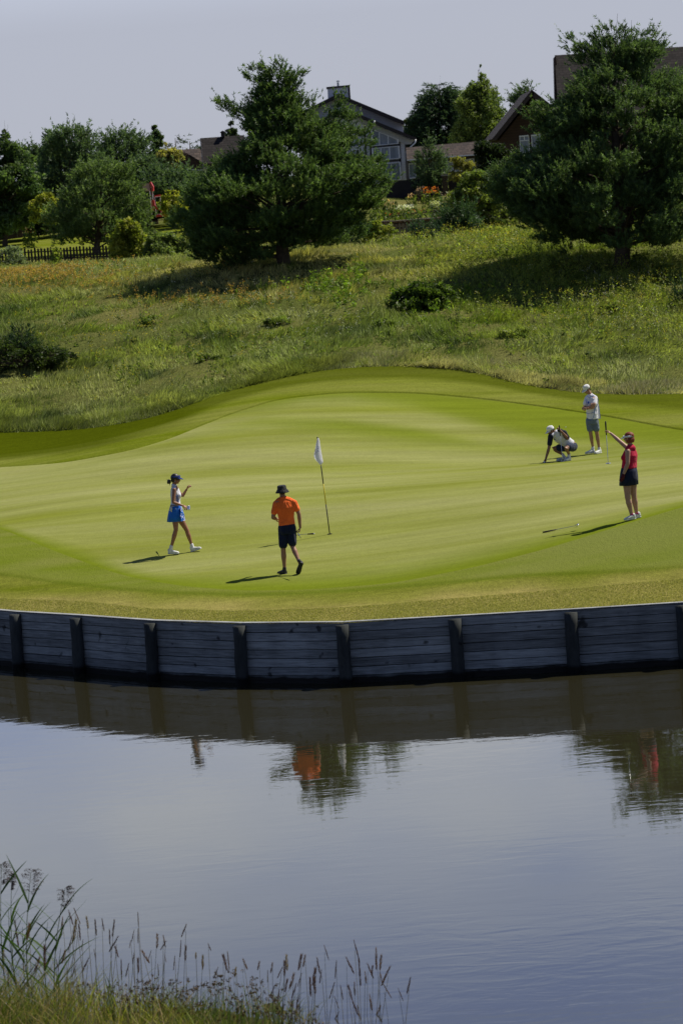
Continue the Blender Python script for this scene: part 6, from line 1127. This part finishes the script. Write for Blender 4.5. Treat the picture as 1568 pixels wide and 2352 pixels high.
def reeds():
    G = 'tall reeds at the lower left corner'
    R_ = [  # tip x,y, base x, plume length px, leaves, label
        (72,2000,42,62,5,'tall reed with the largest dark drooping plume on the far left'), (150,2040,98,50,5,'reed with a dark drooping plume, right of the largest plume'), (4,1985,-6,55,4,'reed cut by the left edge, with the highest plume'),
        (28,2010,18,40,5,'reed with narrow closed dark plume between two open plumes'), (20,2090,30,0,6,'leafy reed without plume nearest the left edge'), (110,2120,88,0,5,'leafy reed without plume under the right hand plume'), (52,2130,60,0,6,'leafy reed without plume, middle of the reed patch'), (140,2180,120,0,5,'short leafy reed at the right of the reed patch')]
    for i, (tx, ty, bx, pl, nl, lab) in enumerate(R_):
        r = np.random.default_rng(330+i); pr = random.Random(330+i); Y = YN-.3+.2*(i % 4); top = atv(tx, ty, Y); b = atv(bx+30, 2352, Y); b.z = float(bank_z(np.array([b.x]), np.array([Y]))[0])-.03
        root = empty('reed', tuple(b), 0, lab, 'reed', G); v = top-b; P = lambda t: v*t+Vector((-.05*math.sin(t*3.1), 0, 0)); mb = MB(); mb.tube([P(k/6) for k in range(7)], [.007-.0008*k for k in range(7)], 6, False); mb.build('stem', plain('reed_stem', (.10, .15, .04), .6), root, True)
        nl = nl+4
        for k in range(nl):
            t = .18+.7*k/nl+pr.uniform(-.03, .03); sd = 1 if (k+i) % 2 else -1; d = unit(np.array([[sd*pr.uniform(.35, .95), pr.uniform(-.35, .35), pr.uniform(.75, 1.3)]])); c = pr.random(); tc = np.array([[.05+.04*c, .11+.05*c, .03]])
            V, F, T = curved_blades(np.array([list(P(t))]), d, np.array([pr.uniform(.38, .62)]), np.array([.036]), tc*.8, r, 8, pr.uniform(.02, .45)); mesh_np('leaf', V, F, m_grass, root, False, {'tint': T})
        if pl:
            L_ = pl*Y/FPX*.95; n = 30; pts = []; Vs = []; opn = .25 if i == 3 else 1.0
            for q in range(n):
                t = q/n; o3 = np.array(list(v))+np.array([0, 0, -L_*1.0*(1-t)])+np.array([-.03*(1-t), 0, 0]); d = unit(np.array([[ (.65*opn if r.random() < .7 else -.35*opn)*r.uniform(.4, 1), r.uniform(-.4, .4)*opn, .9]])); m_ = 20
                Vb = curved_blades(o3[None], d, np.array([L_*(.30+.25*math.sin(math.pi*t))]), np.array([.003]), np.array([[.06, .045, .04]]), r, 5, .9); Vs.append(Vb)
                cc = Vb[0].reshape(-1, 2, 3).mean(1); tt = r.uniform(.3, 1, m_)*5; k0 = np.minimum(tt.astype(int), 4); fr = (tt-k0)[:, None]; bp = cc[k0]*(1-fr)+cc[k0+1]*fr
                Vs.append(blades(bp, unit(r.normal(size=(m_, 3))*.5+np.array([.35, 0, -.5])), .026*r.uniform(.6, 1.3, m_), .005*np.ones(m_), palette(r, m_, (.045, .03, .035), (.12, .085, .08), .2), r))
            V, F, T = merge(Vs); mesh_np('plume', V, F, m_seed, root, False, {'tint': T})
reeds()
def rushes():
    spots = [(300,2270,40,85),(325,2262,34,90),(350,2255,36,95),(375,2268,36,85),(405,2258,40,95),(435,2270,34,85),(462,2262,36,90),(490,2262,36,95),(520,2236,30,120),(545,2240,36,118),(575,2235,44,122),(598,2255,34,105),(635,2285,34,80),(670,2310,34,60),(190,2258,40,95),(245,2275,36,85),(722,2330,26,40)]
    for i, (x, y, w, hh) in enumerate(spots):
        r = np.random.default_rng(360+i); Y = YN-.5+.3*(i % 4); b = atv(x, 2352, Y); b.z = float(bank_z(np.array([b.x]), np.array([Y]))[0])-.02; root = empty('rush_clump', tuple(b), 0, ['%s clump of thin rushes with small brown seed clusters, counting from the left' % w_ for w_ in 'third fourth fifth sixth seventh eighth ninth tenth eleventh twelfth thirteenth fourteenth fifteenth sixteenth first second seventeenth'.split()][i], 'rush', 'rush clumps on the near bank')
        topz = atv(x, y, Y).z-b.z; n = 24; W = w*Y/FPX/2; tip = np.stack([r.normal(size=n)*W*.8, r.normal(size=n)*.12, topz*r.uniform(.38, 1.1, n)], -1); base = tip*np.array([.3, .3, 0]); d = tip-base; L_ = np.linalg.norm(d, axis=1)
        V, F, T = curved_blades(base, unit(d), L_*1.08, .008*np.ones(n), palette(r, n, (.06, .10, .02), (.12, .16, .04)), r, 3, .02); mesh_np('stems', V, F, m_grass, root, False, {'tint': T}); m_ = n*11; k = np.repeat(np.arange(n), 11); P = tip[k]*.97+r.normal(size=(m_, 3))*.010
        V, F, T = leaves(P, unit(r.normal(size=(m_, 3))), .0085*r.uniform(.6, 1.4, m_), palette(r, m_, (.03, .02, .010), (.13, .08, .035), .3), r); mesh_np('seed_clusters', V, [F], m_seed, root, False, {'tint': T})
    r = np.random.default_rng(390); b = atv(256, 2352, YN); b.z = .3; root = empty('iris_clump', tuple(b), 0, 'clump of broad upright sword shaped green leaves among the bank grass', 'plant'); n = 9; d = unit(np.stack([r.normal(size=n)*.08, r.normal(size=n)*.05, np.ones(n)], -1)); V, F, T = curved_blades(r.normal(size=(n, 3))*.05*np.array([1, 1, 0]), d, r.uniform(.4, .68, n), .028*np.ones(n), palette(r, n, (.04, .11, .02), (.08, .18, .03)), r, 5, .05); mesh_np('leaves', V, F, m_grass, root, False, {'tint': T})
rushes()
